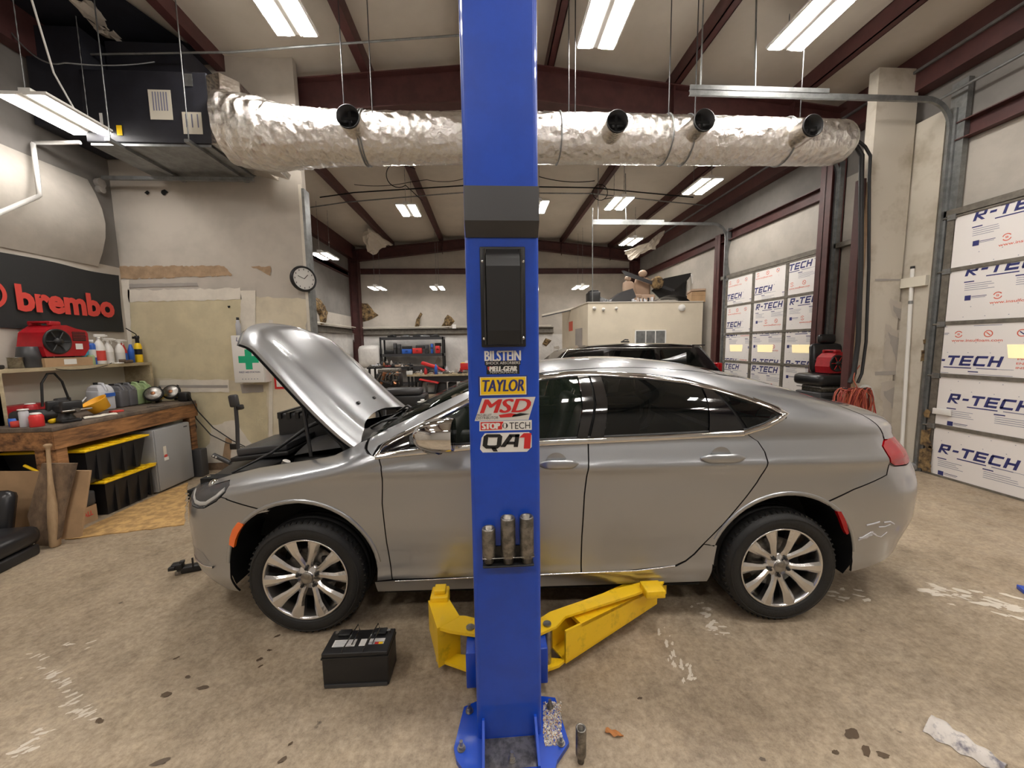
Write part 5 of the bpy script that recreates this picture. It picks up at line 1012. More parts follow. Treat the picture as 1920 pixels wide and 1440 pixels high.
plate([(1266,520),(1284,520),(1286,560),(1264,560)],10.3,'black','black_bin','black plastic panel behind the white board on the office roof','bin',.3)
m=M().prism([aY(a,b,10.0) for a,b in((1296,514),(1319,512),(1312,563),(1303,563))],(0,.03,0),'white'); 
for k in range(4): p=aY(1310,524+k*6,9.995); m.box(p.x-.02,p.x+.02,9.994,9.999,p.z-.015,p.z+.015,'inkg')
m.build('white_board',label='white carton panel standing upright on the office roof',cat='carton')
p=aY(1334,563,9.45); T=Tr(p.x-.24,9.6,jz,R(-14)); m=M().at(T).box(-.24,.24,-.22,.22,0,.26,'card'); m.add([(-.25,-.225,.16),(.25,-.225,.16),(.25,-.225,.165),(-.25,-.225,.165)],[(0,1,2,3)],'board'); bx=thing('cardboard_box','brown cardboard box at the right end of the office roof','box',(p.x-.24,9.6,jz)); m.build('carton',bx); M().at(T@Tr(0,0,.262,0,R(-4))).box(-.25,.25,-.23,.23,0,.05,'tan').build('lid',bx)
# ---------------------------------------------------------------- black wagon behind
bw=thing('black_car','black SUV parked behind the silver sedan, only its roof showing','car',(2.6,7.7,0)); m=M()
bx0,by0,by1=-.15,6.95,8.72; ym=(by0+by1)/2
prof=[(-.05,.35),(-.08,.75),(.5,.95),(1.0,1.02),(1.62,1.50),(2.1,1.62),(2.8,1.655),(3.7,1.64),(4.30,1.60),(4.33,1.57),(4.60,1.15),(4.72,1.0),(4.74,.5),(4.6,.35)]
def bwz(yy,x,z): t=abs(2*yy-1); ins=(.0 if z<1.0 else (z-1.0)*.38); return ym+(by1-by0-ins*2)/2*(2*yy-1)
rs=[]
for k,(yy) in enumerate([0,.03,.12,.5,.88,.97,1]):
    sh=.05 if k in(0,6) else (.015 if k in(1,5) else 0)
    rs.append([Vector((bx0+x+(sh if x<2 else -sh),bwz(yy,x,z),z-(sh if z>1.2 else 0))) for x,z in prof])
m.rings(rs,'carblack',smooth=False); m.build('body',bw)
for x0_,x1_,nm in((1.62,2.35,'side_window'),(2.42,3.35,'side_window'),(3.42,4.18,'side_window')):
    P_=[(x0_-.25 if x0_<1.7 else x0_,1.08),(x1_ if x1_<4 else x1_+.15,1.08),(x1_ if x1_<4 else x1_-.12,1.52),(x0_+.05,1.52 if x0_>1.7 else 1.47)]
    M().add([(bx0+x,by0+(z-1)*.38-.004,z) for x,z in P_],[(0,1,2,3)],'tint').build(nm,bw,recalc=False)

M().tube([(bx0+1.3,by0+.02,1.12),(bx0+1.66,by0+.195,1.54),(bx0+2.3,by0+.215,1.565),(bx0+4.1,by0+.21,1.545)],.008,'alloy',6).build('window_trim',bw)
M().box(bx0+4.15,bx0+4.42,ym-.6,ym+.6,1.58,1.605,'carblack',.01).build('rear_spoiler',bw)
M().box(bx0+4.56,bx0+4.66,by0+.08,by0+.35,1.0,1.25,'lampred',.02).build('taillight',bw)
for x in(.85,3.75): M().lathe([(.001,.0),(.22,.0),(.24,-.02),(.34,.0),(.36,.06),(.36,.2),(.2,.2)],'rubber',(bx0+x,by0-.01,.36),'y',32).build('wheel',bw)
M().at(Tr(bx0+2.95,ym-.2,1.665)).box(-.08,.08,-.04,.04,0,.03,'black',.01).tube([(-.05,0,.03),(0,0,.06),(.07,0,.05)],.012,'black',6).build('roof_mount',label='small black object lying on the SUV roof by the office window',cat='small object')
# ================================================================ left workbench and everything on it
bx0,bx1,by0,by1,bz=XL+.02,-3.82,3.50,5.15,.985
wb=thing('workbench','stained wooden workbench along the left wall','workbench',((bx0+bx1)/2,(by0+by1)/2,0))
M().box(bx0,bx1,by0,by1,bz-.04,bz,'topwood',.004).build('tabletop',wb)
m=M().box(bx1-.04,bx1+.005,by0,by1,bz-.20,bz-.041,'benchwood').box(bx0,bx1,by0-.005,by0+.04,bz-.20,bz-.041,'benchwood'); m.build('apron',wb)
for x,y in((bx1-.10,by0+.02),(bx1-.10,by1-.12),(bx0+.02,by0+.02),(bx0+.02,by1-.12)): M().box(x,x+.09,y,y+.09,0,bz-.041,'benchwood',.004).build('leg',wb)
M().box(bx1-.19,bx1-.11,by0+.02,by0+.11,0,bz-.2,'benchwood').build('leg',wb)
M().box(bx0,bx0+.02,by0+.1,by1,.1,bz-.05,'dark').build('back_panel',wb,'dark back board')
sh=thing('wall_shelf','pale wooden shelf box standing on the back of the workbench','shelf',(XL+.17,4.4,bz+.001)); sz=1.49; sx=XL+.34
M().box(XL+.01,sx,3.62,5.2,sz-.035,sz,'ply').build('shelf_board',sh)
M().box(XL+.01,sx,5.17,5.2,bz+.001,sz-.035,'ply').build('side_panel',sh); M().box(sx-.05,sx,3.62,3.67,bz+.001,sz-.035,'ply').box(XL+.01,sx,3.62,3.64,bz+.001,sz-.035,'ply').build('side_panel',sh); M().box(XL+.008,XL+.02,3.64,5.17,bz+.001,sz-.035,'paper').build('back_panel',sh)
def onb(px,py,z): # point on horizontal surface z seen at pixel
    return aZ(px,py,z)
def lath(nm,prof,mt,x,y,z,lab,cat,grp=None,seg=20,parts=()):
    t=thing(nm,lab,cat,(x,y,z),grp); M().lathe(prof,mt,(x,y,z),'z',seg).build('body',t)
    for pn,pp,pm in parts: M().lathe(pp,pm,(x,y,z),'z',seg).build(pn,t)
    return t
SX=XL+.22
def spx(px): return aX(px,672,SX).y
def canp(r,h): return [(.001,0),(r*.95,0),(r,.004),(r,h-.02),(r*.75,h),(.001,h)]
# spray cans and bottles on the shelf
g='bottles and cans on the wall shelf'
lath('spray_can',canp(.033,.20),'teal',SX,spx(160),sz+.001,'teal aerosol can on the shelf beside the cardboard box','spray can',g,parts=(('cap',[(.001,.2),(.024,.2),(.022,.235),(.001,.235)],'teal'),))
lath('spray_can',canp(.033,.11),'greenpl',sx-.04,spx(156),sz+.001,'short green can in front of the teal aerosol on the shelf','can',g)
lath('spray_can',canp(.033,.24),'bluepl',SX,spx(174),sz+.001,'blue and white aerosol can between teal can and spray bottles','spray can',g,parts=(('label_band',[(.0335,.08),(.0335,.17)],'white'),('cap',[(.001,.24),(.02,.24),(.02,.28),(.001,.28)],'white')))
def spray(y,x,h,lab,mt='white',band=None,s=1.):
    t=thing('spray_bottle',lab,'spray bottle',(x,y,sz+.001),g); T=Tr(x,y,sz+.001,R(-100))@Matrix.Scale(s,4)
    M().at(T).lathe([(.001,0),(.042,0),(.045,.01),(.045,h*.55),(.03,h*.72),(.014,h*.8),(.014,h*.86),(.001,h*.86)],mt,seg=20).build('bottle',t)
    m=M().at(T).lathe([(.001,h*.84),(.017,h*.84),(.017,h*.9),(.001,h*.9)],'white',seg=14).box(-.065,.035,-.013,.013,h*.89,h*.99,'white',.006).box(-.085,-.06,-.010,.010,h*.91,h*.97,'white',.003); m.tube([(-.03,0,h*.9),(-.045,0,h*.84),(-.04,0,h*.76)],.005,'white',6); m.build('trigger_head',t)
    if band: M().at(T).lathe([(.0456,h*.12),(.0456,h*.45)],band,seg=20,cap=False).build('label_band',t)
spray(spx(185),SX+.02,.33,'tall white spray bottle with red-brown label on the shelf','white','redlogo',1.05); spray(spx(204),SX,.29,'white spray bottle in the middle of the shelf row','white','offw2',1.05); spray(spx(226),SX,.29,'white spray bottle with wide body near the yellow gas bottle','white','offw2',1.0)
lath('red_bottle',[(.001,0),(.035,0),(.037,.15),(.02,.21),(.014,.24),(.001,.24)],'redpl',SX-.03,spx(237),sz+.001,'red and blue bottle behind the white spray bottles','bottle',g,parts=(('label_band',[(.0375,.03),(.0375,.12)],'bluepl'),))
lath('blue_bottle',[(.001,0),(.030,0),(.032,.15),(.018,.20),(.012,.23),(.001,.23)],'bluepl',SX,spx(247),sz+.001,'slim blue bottle just left of the yellow gas bottle','bottle',g)
t=thing('gas_torch','yellow gas bottle with black torch head at the right end of the shelf','gas torch',(SX,spx(261),sz+.001)); q=(SX,spx(261),sz+.001)
M().lathe([(.001,0),(.036,0),(.038,.01),(.038,.2),(.03,.235),(.016,.25),(.001,.25)],'lidy',q,'z',24).build('bottle',t); M().lathe([(.0386,.10),(.0386,.17)],'black',q,'z',24,cap=False).build('label_band',t)
M().at(Tr(*q)).lathe([(.02,.24),(.02,.30),(.026,.31),(.022,.34),(.001,.34)],'black',seg=14).box(-.05,.02,-.015,.015,.30,.33,'black',.006).tube([(0,0,.33),(.0,-.01,.36),(-.02,-.06,.40),(-.03,-.10,.43)],.006,'black',6).build('torch_head',t)
M().at(Tr(SX+.10,spx(214),sz+.001,R(80))).box(-.02,.10,-.02,.02,0,.04,'board',.012).lathe([(.001,0),(.045,0),(.045,.012),(.001,.014)],'white',(-.05,0,0),'z',20).lathe([(.001,.014),(.03,.014),(.03,.05),(.001,.05)],'board',(-.01,0,0),'z',16).build('polishing_pad',label='polishing pad and brown tool head lying on the shelf front',cat='tool')
# air mover on its box
def airmover(loc,rz,lab,s,vent=1):
    t=thing('air_mover',lab,'blower',loc,'red air movers'); T=Tr(*loc,rz)@Matrix.Scale(s,4)
    rs=[[Vector((.17*q*(1 if y else 1)+0,y,.16+q2)) for q,q2 in ()] for y in()]
    pr=[(-.20,.0),(-.22,.10),(-.19,.24),(-.10,.31),(.02,.32),(.10,.29),(.20,.27),(.22,.24),(.22,.08),(.16,.0)]
    m=M().at(T); m.prism([(a,-.12,b) for a,b in pr],(0,.24,0),'red'); m.box(-.12,-.02,-.11,-.07,.31,.355,'red',.01).box(-.12,-.02,.07,.11,.31,.355,'red',.01).box(-.12,-.02,-.1,.1,.335,.355,'red',.008).box(-.18,-.12,-.10,.1,-.012,0,'black').box(.08,.14,-.1,.1,-.012,0,'black'); m.build('housing',t)
    m=M().at(T@Tr(-.09,-.121,.15)@Matrix.Scale(1.08,4)); m.lathe([(.118,0),(.118,-.012),(.105,-.016),(.10,-.004),(.03,-.002),(.001,-.002)],'black',ax='y',seg=32)
    for k in range(6): a=PI*k/3; m.tube([(0,-.012,0),(.1*math.cos(a),-.012,.1*math.sin(a))],.005,'redpl' if vent==2 else 'greypl',6)
    m.lathe([(.035,-.004),(.03,-.03),(.001,-.034)],'black',ax='y',seg=18); m.build('intake_grille',t)
    m=M().at(T); m.box(.215,.228,-.10,.10,.09,.24,'black')
    for k in range(7): m.box(.226,.232,-.10,.10,.095+.021*k,.100+.021*k,'red')
    for k in range(6): m.box(.09,.20,-.1205,-.121+.0,.20+.0,.21,'black')
    m.box(.06,.19,-.124,-.12,.16,.255,'black')
    for k in range(5): m.box(.06,.19,-.127,-.124,.175+.017*k,.179+.017*k,'red')
    m.build('outlet_grille',t); M().at(T).box(.08,.15,-.1225,-.12,.07,.13,'white').build('label_sticker',t)
y=(aX(72,670,SX).y+aX(148,670,SX).y)/2
cb=thing('cardboard_box','flat cardboard box with white label under the red air mover','box',(SX,y,sz+.001)); M().box(SX-.15,SX+.11,y-.24,y+.24,sz+.001,sz+.09,'card').build('carton',cb); M().box(SX+.11,SX+.112,y-.07,y+.05,sz+.02,sz+.075,'white').build('label_sticker',cb)
airmover((SX-.01,y-.02,sz+.105),R(90),'dusty red air mover standing on a flat cardboard box, on the wall shelf',1.0)
y=aX(53,660,SX).y; lath('plastic_pot',[(.001,0),(.085,0),(.088,.01),(.085,.075),(.088,.08),(.072,.20),(.065,.205),(.001,.205)],'greypl',SX,y,sz+.001,'black upturned plastic pot left of the red air mover','pot',None,28)
y=aX(24,672,SX).y; lath('metal_filter',[(.001,0),(.05,0),(.05,.10),(.056,.104),(.001,.105)],'steel',SX+.02,y,sz+.001,'shiny round metal canister at the left end of the shelf','canister',None,24)
M().box(SX-.08,SX+.08,3.6,3.74,sz+.001,sz+.04,'black',.01).build('black_case',label='low black case on the shelf at the left photo edge',cat='case')
M().tube(sag((sx,4.1,sz-.02),(sx+.0,4.62,sz-.01),.03)+[Vector((sx-.02,4.7,sz+.012))],.004,'black',6).build('extension_lead',label='thin black cord hanging along the shelf edge',cat='cord')
M().tube([(XL+.3,3.98,bz+.12),(XL+.3,4.0,bz+.35),(XL+.3,4.06,bz+.44),(XL+.3,4.12,bz+.44),(XL+.3,4.18,bz+.35),(XL+.31,4.24,bz+.03)],.010,'rubber',8).build('black_hose',label='black hose arched up under the wall shelf',cat='hose')
# jugs
def jug(y,x,mt,lab,cap='black',rz=0,w=.11,d=.19,h=.27):
    t=thing('oil_jug',lab,'jug',(x,y,bz+.001),'fluid jugs on the bench'); T=Tr(x,y,bz+.001,rz)
    m=M().at(T); m.box(-d/2,d/2,-w/2,w/2,0,h*.74,mt,.018); rs=[[Vector((a*sx,b*sy,z)) for sx,sy in((-1,-1),(1,-1),(1,1),(-1,1))] for a,b,z in((d/2-.006,w/2-.006,h*.72),(d/2-.03,w/2-.012,h*.86),(d/2-.06,w/2-.03,h*.94))]
    m.rings(rs,mt,smooth=False); m.tube([(d/2-.03,0,h*.55),(d/2-.005,0,h*.75),(d/2-.05,0,h*.98),(0,0,h*.99)],.014,mt,8); m.build('jug_body',t)
    M().at(T).cyl((-.045,0,h*.9),(-.045,0,h*1.02),.024,cap).build('cap',t)
    return t
YX=lambda px,x:aX(px,770,x).y
t=jug(YX(192,-4.34),-4.34,'silverpl','white and grey jug with blue label behind the yellow funnel','black',R(-15),.15,.20,.30); M().box(-4.235,-4.228,YX(192,-4.34)-.06,YX(192,-4.34)+.05,bz+.15,bz+.19,'bluepl').build('label_band',t)
jug(YX(222,-4.34),-4.34,'jugg','grey jug, left one of the grey pair on the bench'); jug(YX(239,-4.34),-4.34,'jugg','grey jug touching the green jugs on the bench'); jug(YX(254,-4.34),-4.34,'greenpl','pale green jug next to the grey jugs'); jug(YX(268,-4.34)+.01,-4.34,'greenpl','pale green jug at the end of the row, beside the polishers')
# funnel
p=Vector((-4.08,YX(172,-4.08),bz)); t=thing('funnel','yellow plastic funnel bowl tipped on the bench','funnel',(p.x,p.y,bz)); T=Tr(p.x+.02,p.y+.04,bz+.105,R(-30),R(30),0)
M().at(T).lathe([(.001,-.072),(.055,-.07),(.075,-.065),(.10,.04),(.108,.05),(.104,.05),(.095,.035),(.065,-.055),(.001,-.06)],'funnely',seg=32).build('bowl',t)
p=Vector((-3.97,YX(150,-3.97),bz)); M().tube([Vector((p.x+.02,p.y-.12,bz+.08)),Vector((p.x,p.y+.0,bz+.14)),Vector((p.x-.05,p.y+.12,bz+.20))],[.004,.006,.006],'silverpl',8).build('brush',label='thin silver tool resting across the yellow funnel',cat='tool')
# vise
p=onb(120,788,bz); t=thing('bench_vise','black bench vise at the front corner of the workbench','vise',(p.x,p.y,bz)); T=Tr(-3.97,YX(122,-3.97),bz+.001,R(-20))
M().at(T).box(-.09,.09,-.07,.07,0,.03,'black',.008).lathe([(.07,.03),(.05,.06),(.05,.09)],'black',seg=20).box(-.11,.09,-.045,.045,.08,.16,'black',.02).box(-.13,-.08,-.075,.075,.10,.20,'black',.012).build('vise_body',t)
M().at(T).box(.07,.13,-.07,.07,.10,.20,'black',.012).box(-.05,.12,-.03,.03,.10,.13,'black').cyl((.12,0,.12),(.20,0,.12),.018,'oldsteel').cyl((.185,-.10,.12),(.185,.10,.12),.008,'steel').build('sliding_jaw',t)
M().at(Tr(-4.16,3.72,bz+.001,R(35))).lathe([(.045,-.16),(.06,-.14),(.06,.14),(.045,.16)],'black',(0,0,.07),'x',20).box(-.05,.05,-.05,.05,0,.04,'black').build('electric_motor',label='black cylindrical motor lying beside the bench vise',cat='motor')
# cans at the left end under the shelf
g='cans at the left end of the bench'
for k,(px,mt,h,lab) in enumerate(((47,'redpl',.11,'red and white can at the left end under the shelf'),(30,'silverpl',.15,'silver aerosol can at the left photo edge of the bench'),(64,'silverpl',.10,'small silver can behind the yellow screwdriver'),(58,'red',.17,'dark red toolbox-like tin at the back under the shelf'))):
    y=3.66+.13*k*.8; y=YX(px,[-4.0,-4.1,-4.12,-4.3][k]); x=[-4.0,-4.1,-4.12,-4.3][k]; lath('paint_can',canp(.045 if k!=1 else .03,h),mt,x,max(y,3.56),bz+.001,lab,'can',g,parts=(('lid',[(.001,h),(.035,h),(.033,h+.008),(.001,h+.01)],'white'),))
M().box(-4.62,-4.42,3.70,4.10,bz+.001,bz+.15,'red',.01).box(-4.45,-4.40,4.12,4.25,bz+.001,bz+.18,'greypl',.01).build('tool_case',label='dark red tool case at the back of the bench under the shelf',cat='tool case')
M().at(Tr(-4.02,3.72,bz+.001,R(100))).lathe([(.001,-.05),(.018,-.05),(.022,-.03),(.020,.05),(.010,.06),(.001,.06)],'lidy',(0,0,.022),'x',14).cyl((.05,0,.022),(.17,0,.022),.005,'steel',seg=8).build('screwdriver',label='yellow handled screwdriver on the bench beside the vise',cat='screwdriver')
M().at(Tr(-3.95,3.55,bz+.001)).lathe([(.02,0),(.042,.002),(.042,.05),(.02,.052)],'redlogo',(-.22,.02,0),'z',20).lathe([(.001,0),(.03,0),(.03,.07),(.001,.07)],'bluepl',(-.30,.06,0),'z',16).build('tape_roll',label='reddish tape roll at the near end of the bench',cat='tape')
m=M().at(Tr(-3.93,4.02,bz+.001,R(75))); m.grid(lambda a,b:Vector((-.13+.26*a,-.035+.07*b+.012*math.sin(a*11),.004+.018*abs(math.sin(a*13+b*4))*math.sin(PI*b))),24,8,'paper'); m.build('cloth',label='crumpled cream cloth on the bench front edge',cat='cloth',recalc=False)
M().at(Tr(-3.92,4.66,bz+.001,R(70))).cyl((-.08,0,.006),(.09,0,.006),.005,'steel',seg=8).build('steel_rod',label='short steel rod on the bench in front of the polishers',cat='tool')
M().at(Tr(-4.0,4.28,bz+.001,R(75))).box(-.05,.05,-.03,.03,0,.02,'redlogo',.004).build('red_brush',label='small dark red brush on the bench in front of the grey jugs',cat='brush')
def polisher(x,y,rz,lab):
    t=thing('disc_polisher',lab,'power tool',(x,y,bz+.001),'disc polishers'); T=Tr(x,y,bz+.001,rz)
    M().at(T@Tr(0,0,.115,0,R(62))).lathe([(.001,.03),(.088,.03),(.098,.016),(.098,0),(.088,-.004)],'black',seg=32).build('backing_disc',t)
    M().at(T@Tr(0,0,.115,0,R(62))).lathe([(.001,.032),(.078,.032),(.080,.030)],'steel',seg=32).lathe([(.001,.036),(.022,.036),(.024,.030)],'copper',seg=16).build('polishing_pad',t)
    M().at(T).tube([(0,.02,.10),(0,.10,.06),(0,.28,.045)],[.04,.035,.028],'lidy' if 'left' in lab else 'yellow',12).box(-.02,.02,.08,.2,.0,.05,'black',.01).tube([(0,.04,.13),(.05,.06,.20)],.014,'black',8).build('tool_body',t)
polisher(-4.15,YX(292,-4.15),R(25),'disc polisher, left one of the pair on the bench'); polisher(-4.08,YX(328,-4.08)-.02,R(15),'disc polisher at the right end of the bench')
M().box(-3.97,-3.85,5.04,5.13,bz+.001,bz+.12,'black',.02).build('tool_battery',label='black battery charger at the bench corner next to the cables',cat='charger')
cb_=[((352,737),(372,772),(400,802),(436,826),(465,840)),((352,740),(368,785),(395,815),(425,830),(455,838)),((356,745),(362,780),(368,800),(364,830),(360,858))]
for k,P_ in enumerate(cb_):
    Q=[aX(*P_[0],-3.83)]+[aY(a,b,5.15 if k<2 else 5.12) for a,b in P_[1:]]; M().tube(Q,.007,'black',6).build('extension_lead',label=['upper black cord running from the bench toward the open hood','lower black cord running from the bench toward the open hood','black cord hanging down beside the grey cabinet'][k],cat='cord',group='cords at the bench end')
# below the bench
t=thing('metal_cabinet','light grey metal cabinet door under the right end of the workbench','cabinet',(-4.0,4.68,0)); a=aX(293,928,-3.80); 
M().box(-4.5,-3.80,4.44,4.96,.02,.74,'greybox',.004).build('cabinet_body',t); M().box(-3.80,-3.785,4.45,4.95,.03,.735,'greybox',.003).build('door',t); M().box(-3.785,-3.783,4.54,4.58,.42,.53,'paper').box(-3.785,-3.782,4.545,4.585,.40,.43,'redlogo').box(-3.785,-3.782,4.54,4.60,.36,.40,'white').build('sticker',t); M().box(-3.785,-3.782,4.86,4.91,.69,.70,'black').build('badge',t)
M().box(-3.95,-3.72,5.0,5.12,0,.36,'greypl',.01).build('black_crate',label='dark plastic crate on the floor right of the grey cabinet',cat='crate')
def bin_(z0,lab,y0_,y1_,h=.36):
    t=thing('storage_tote',lab,'storage tote',(-4.1,(y0_+y1_)/2,z0),'black totes with yellow lids'); xa,xb=-4.55,-3.80
    m=M(); m.rings([[Vector((x,y,z)) for x,y in((xa+i,y0_+i),(xb-i,y0_+i),(xb-i,y1_-i),(xa+i,y1_-i))] for z,i in((z0,.06),(z0+h,.015))],'bin',smooth=False); 
    for k in range(4): yy=y0_+.12+.13*k; m.box(xb-.05,xb-.02,yy,yy+.03,z0+.02,z0+h-.03,'bin')
    m.build('tote_body',t)
    m=M().box(xa,xb+.012,y0_-.012,y1_+.012,z0+h,z0+h+.022,'lidy',.006)
    for k in range(5): yy=y0_+.04+.12*k; m.box(xb-.06,xb+.013,yy,yy+.06,z0+h+.022,z0+h+.034,'lidy',.003)
    m.build('lid',t)
bin_(0,'bottom black tote with yellow lid under the workbench',3.86,4.42,.34); bin_(.375,'upper black tote with yellow lid stacked under the workbench',3.72,4.38,.32)
M().box(-4.1,-3.85,3.62,3.82,.16,.30,'greypl',.02).build('small_toolbox',label='small dark grey toolbox on the carton in front of the totes',cat='toolbox')
t=thing('carton','small carton with red lettering under the dark toolbox','box',(-3.95,3.72,0)); M().box(-4.08,-3.86,3.60,3.82,0,.158,'card').build('box_body',t); m=M(); m.text('HALL',(-3.858,3.72,.09),(0,1,0),(0,0,1),.12,.05,'redlogo',.02,0,0); m.build('print',t,'red print',recalc=False)
def lean(P_,mt,nm,lab,cat,d=.012,x=-3.78,off=(0,0,0)):
    M().prism([aX(a,b,x) for a,b in P_],(-d,0,0),mt).build(nm,label=lab,cat=cat)
def leaning(P_,yt,yb,zt_,mt,nm,lab,cat,d=.012):
    py0=min(q[1] for q in P_); py1=max(q[1] for q in P_)
    M().prism([aY(a,b,yt+(yb-yt)*(b-py0)/(py1-py0)) for a,b in P_],(0,d,0),mt).build(nm,label=lab,cat=cat)
leaning([(-60,884),(76,884),(120,884),(118,1000),(-60,1010)],3.46,3.42,0,'card','cardboard_sheet','wide cardboard sheet behind the seat cushion at the left edge','cardboard')
leaning([(128,883),(168,883),(150,1007),(100,1013)],3.44,3.33,0,'card','cardboard_sheet','narrow cardboard sheet leaning by the bench leg, right of the baseball bat','cardboard',.02)
leaning([(78,869),(142,869),(120,960),(112,1008),(92,1024),(66,1023),(51,967)],3.40,3.27,0,'board','dirty_board','dirty dark plywood offcut leaning behind the baseball bat','board',.018)
p=aZ(104,1025,0); q=aY(89,832,3.36); bt=thing('baseball_bat','wooden baseball bat standing on its barrel against the workbench','baseball bat',p); d=(q-p); L=d.length; rot=d.to_track_quat('Z','Y').to_matrix().to_4x4()
M().at(Matrix.Translation(p)@rot@Matrix.Scale(L/.832,4)).lathe([(.001,0),(.026,.003),(.033,.015),(.033,.20),(.028,.34),(.016,.52),(.0125,.66),(.0125,.78),(.014,.80),(.024,.812),(.024,.825),(.014,.832),(.001,.832)],'bat',seg=24).build('bat_body',bt)
M().tube([aY(46,873,3.52),aY(72,885,3.50)],.012,'lidy',8).build('yellow_handle',label='yellow tool handle poking out above the cardboard sheet',cat='tool handle')
t=thing('seat_cushion','black vinyl seat cushion on the floor at the left edge','seat cushion',(-3.95,2.95,0)); T=Tr(-3.98,2.98,0,R(6))
M().at(T).box(-.35,.33,-.22,.20,.09,.25,'vinyl',.06).build('cushion',t); M().at(T).box(-.33,.31,-.20,.18,.0,.09,'black',.02).build('frame',t); M().at(Tr(-4.12,3.17,.14,R(8),R(-14))).box(-.22,.20,-.05,.06,.02,.38,'vinyl',.06).build('backrest',t)
m=M(); P_=[aZ(a,b,.006) for a,b in((118,1012),(345,984),(352,905),(300,925),(170,985))]; Q=ragged(P_,.012,.06)
for q in Q: q.z=.0
m.prism(Q,(0,0,.008),'osb'); m.build('floor_sheet',label='tan chipboard sheet lying on the floor in front of the workbench',cat='board sheet')
# jack handle and bracket behind the sedan's nose
t=thing('support_pole','upright dark steel pole with angled head behind the hood','pole',(-3.05,4.7,0)); P_=[aY(x,y,4.7) for x,y in((470,870),(452,852),(446,838),(445,800),(442,760))]
M().tube([Vector((P_[0].x,4.7,.0)),Vector((P_[0].x,4.7,P_[0].z))]+P_[1:],.022,'greypl',8).build('pole_tube',t); q=P_[-1]; M().at(Tr(q.x-.01,4.7,q.z,0,0,R(-6))).box(-.05,.05,-.03,.03,-.02,.13,'greypl',.02).box(.02,.09,-.03,.03,-.06,.0,'black',.015).build('angled_head',t); M().at(Tr(P_[2].x-.04,4.7,P_[2].z)).box(-.05,.03,-.01,.01,-.03,.04,'black',.006).build('side_tab',t)
t=thing('steel_bracket','perforated dark steel bracket sticking up by the headlight','bracket',(-3.3,4.62,0)); p=aY(400,853,4.62); q=aY(432,868,4.62); m=M().tube([p,q],.028,'greypl',8); m.cyl((p.x+.02,4.59,p.z-.005),(p.x+.02,4.585,p.z-.005),.010,'white').cyl((p.x+.05,4.59,p.z-.02),(p.x+.05,4.585,p.z-.02),.010,'white'); m.build('arm',t); M().box(q.x,q.x+.05,4.6,4.65,0,q.z,'greypl').build('stand',t)
# ================================================================ right: seats, blower, cord, poles
t=thing('office_chair','old black chair with blower on its seat, right of the far garage door','chair',(5.1,5.35,0))
M().box(4.72,5.28,5.08,5.6,.99,1.16,'vinyl',.06).build('seat_cushion',t); M().box(4.80,5.2,5.15,5.5,.90,.985,'oldsteel',.01).box(4.76,5.25,5.1,5.55,.955,.965,'chrome').build('seat_plate',t)
M().at(Tr(5.22,5.52,1.15,R(-12),R(-8))).box(-.24,.20,-.06,.06,.0,.46,'vinyl',.06).box(-.12,.12,-.05,.05,.46,.60,'vinyl',.04).box(-.2,.2,-.09,-.06,.05,.08,'greypl').box(-.2,.2,-.09,-.06,.12,.15,'greypl').box(-.2,.2,-.09,-.06,.19,.22,'greypl').build('backrest',t)
t=thing('tool_cabinet','dark charcoal chest supporting the black chair seat','chest',(5.0,5.35,0)); M().box(4.74,5.26,5.1,5.55,.04,.90,'greypl',.02).build('chest_body',t); M().box(4.76,5.24,5.085,5.1,.62,.86,'rubber',.01).build('drawer',t); M().box(4.76,5.24,5.085,5.1,.30,.60,'rubber',.01).build('drawer',t)
airmover((5.10,5.28,1.175),R(4),'red air mover with round grille on the old black chair',.95,2)
t=thing('extension_lead','orange extension cord coiled and hung on the stub wall edge','extension cord',(4.98,4.56,1.0)); m=M(); c=aY(1603,748,4.55)
for k in range(46):
    w=random.uniform(.05,.13); h=.20+random.uniform(-.03,.10); ox=random.uniform(-.19,.17); yy=4.55+random.uniform(-.05,.05)
    m.tube([(c.x+ox+w*math.sin(a)*(.55+.45*abs(math.cos(a/2))),yy+.02*math.sin(a*2+k),c.z+.13+random.uniform(-.02,.02)-h+h*math.cos(a)) for a in [2*PI*i/20 for i in range(21)]],.0065,random.choice(['orangecord','redcord','redcord']),6,cap=False)
m.build('cord_coil',t); M().tube([aY(1612,685,4.6),aY(1602,700,4.58),aY(1600,712,4.57),aY(1608,728,4.55)],.006,'orangecord',6).tube([aY(1636,740,4.56),aY(1642,775,4.56),aY(1646,795,4.56)],.007,'red',6).build('cord_end',t)
M().tube([(c.x-.16,4.62,c.z+.14),(c.x-.10,4.55,c.z+.13),(c.x+.2,4.55,c.z+.13)],.012,'black',6).build('wall_hook',t)
m=M(); 
for k in range(4): m.tube([(c.x+.20+(.11+.012*k)*math.cos(a),4.60+.008*k,c.z-.03+(.17+.01*k)*math.sin(a)) for a in [2*PI*i/24 for i in range(25)]],.008,'whitehose',6,cap=False)
m.build('white_hose',label='coil of white hose hanging behind the orange cord',cat='hose')
for k,(px0,px1,lab) in enumerate(((1612,1619,'black flexible conduit running down the stub wall edge, left one'),(1628,1634,'black flexible conduit nearer the stub wall face'))):
    P_=[aY(x,y,4.6) for x,y in((px0-22,262),(px0-6,275),(px0+4,292),(px1-4,330),(px1-5,500),(px1-10,640),(px1-18,700),(px1-26,718))]; M().tube(P_,.017 if k else .027,'black',8).build('flexible_conduit',label=lab,cat='conduit',group='conduits beside the stub wall')
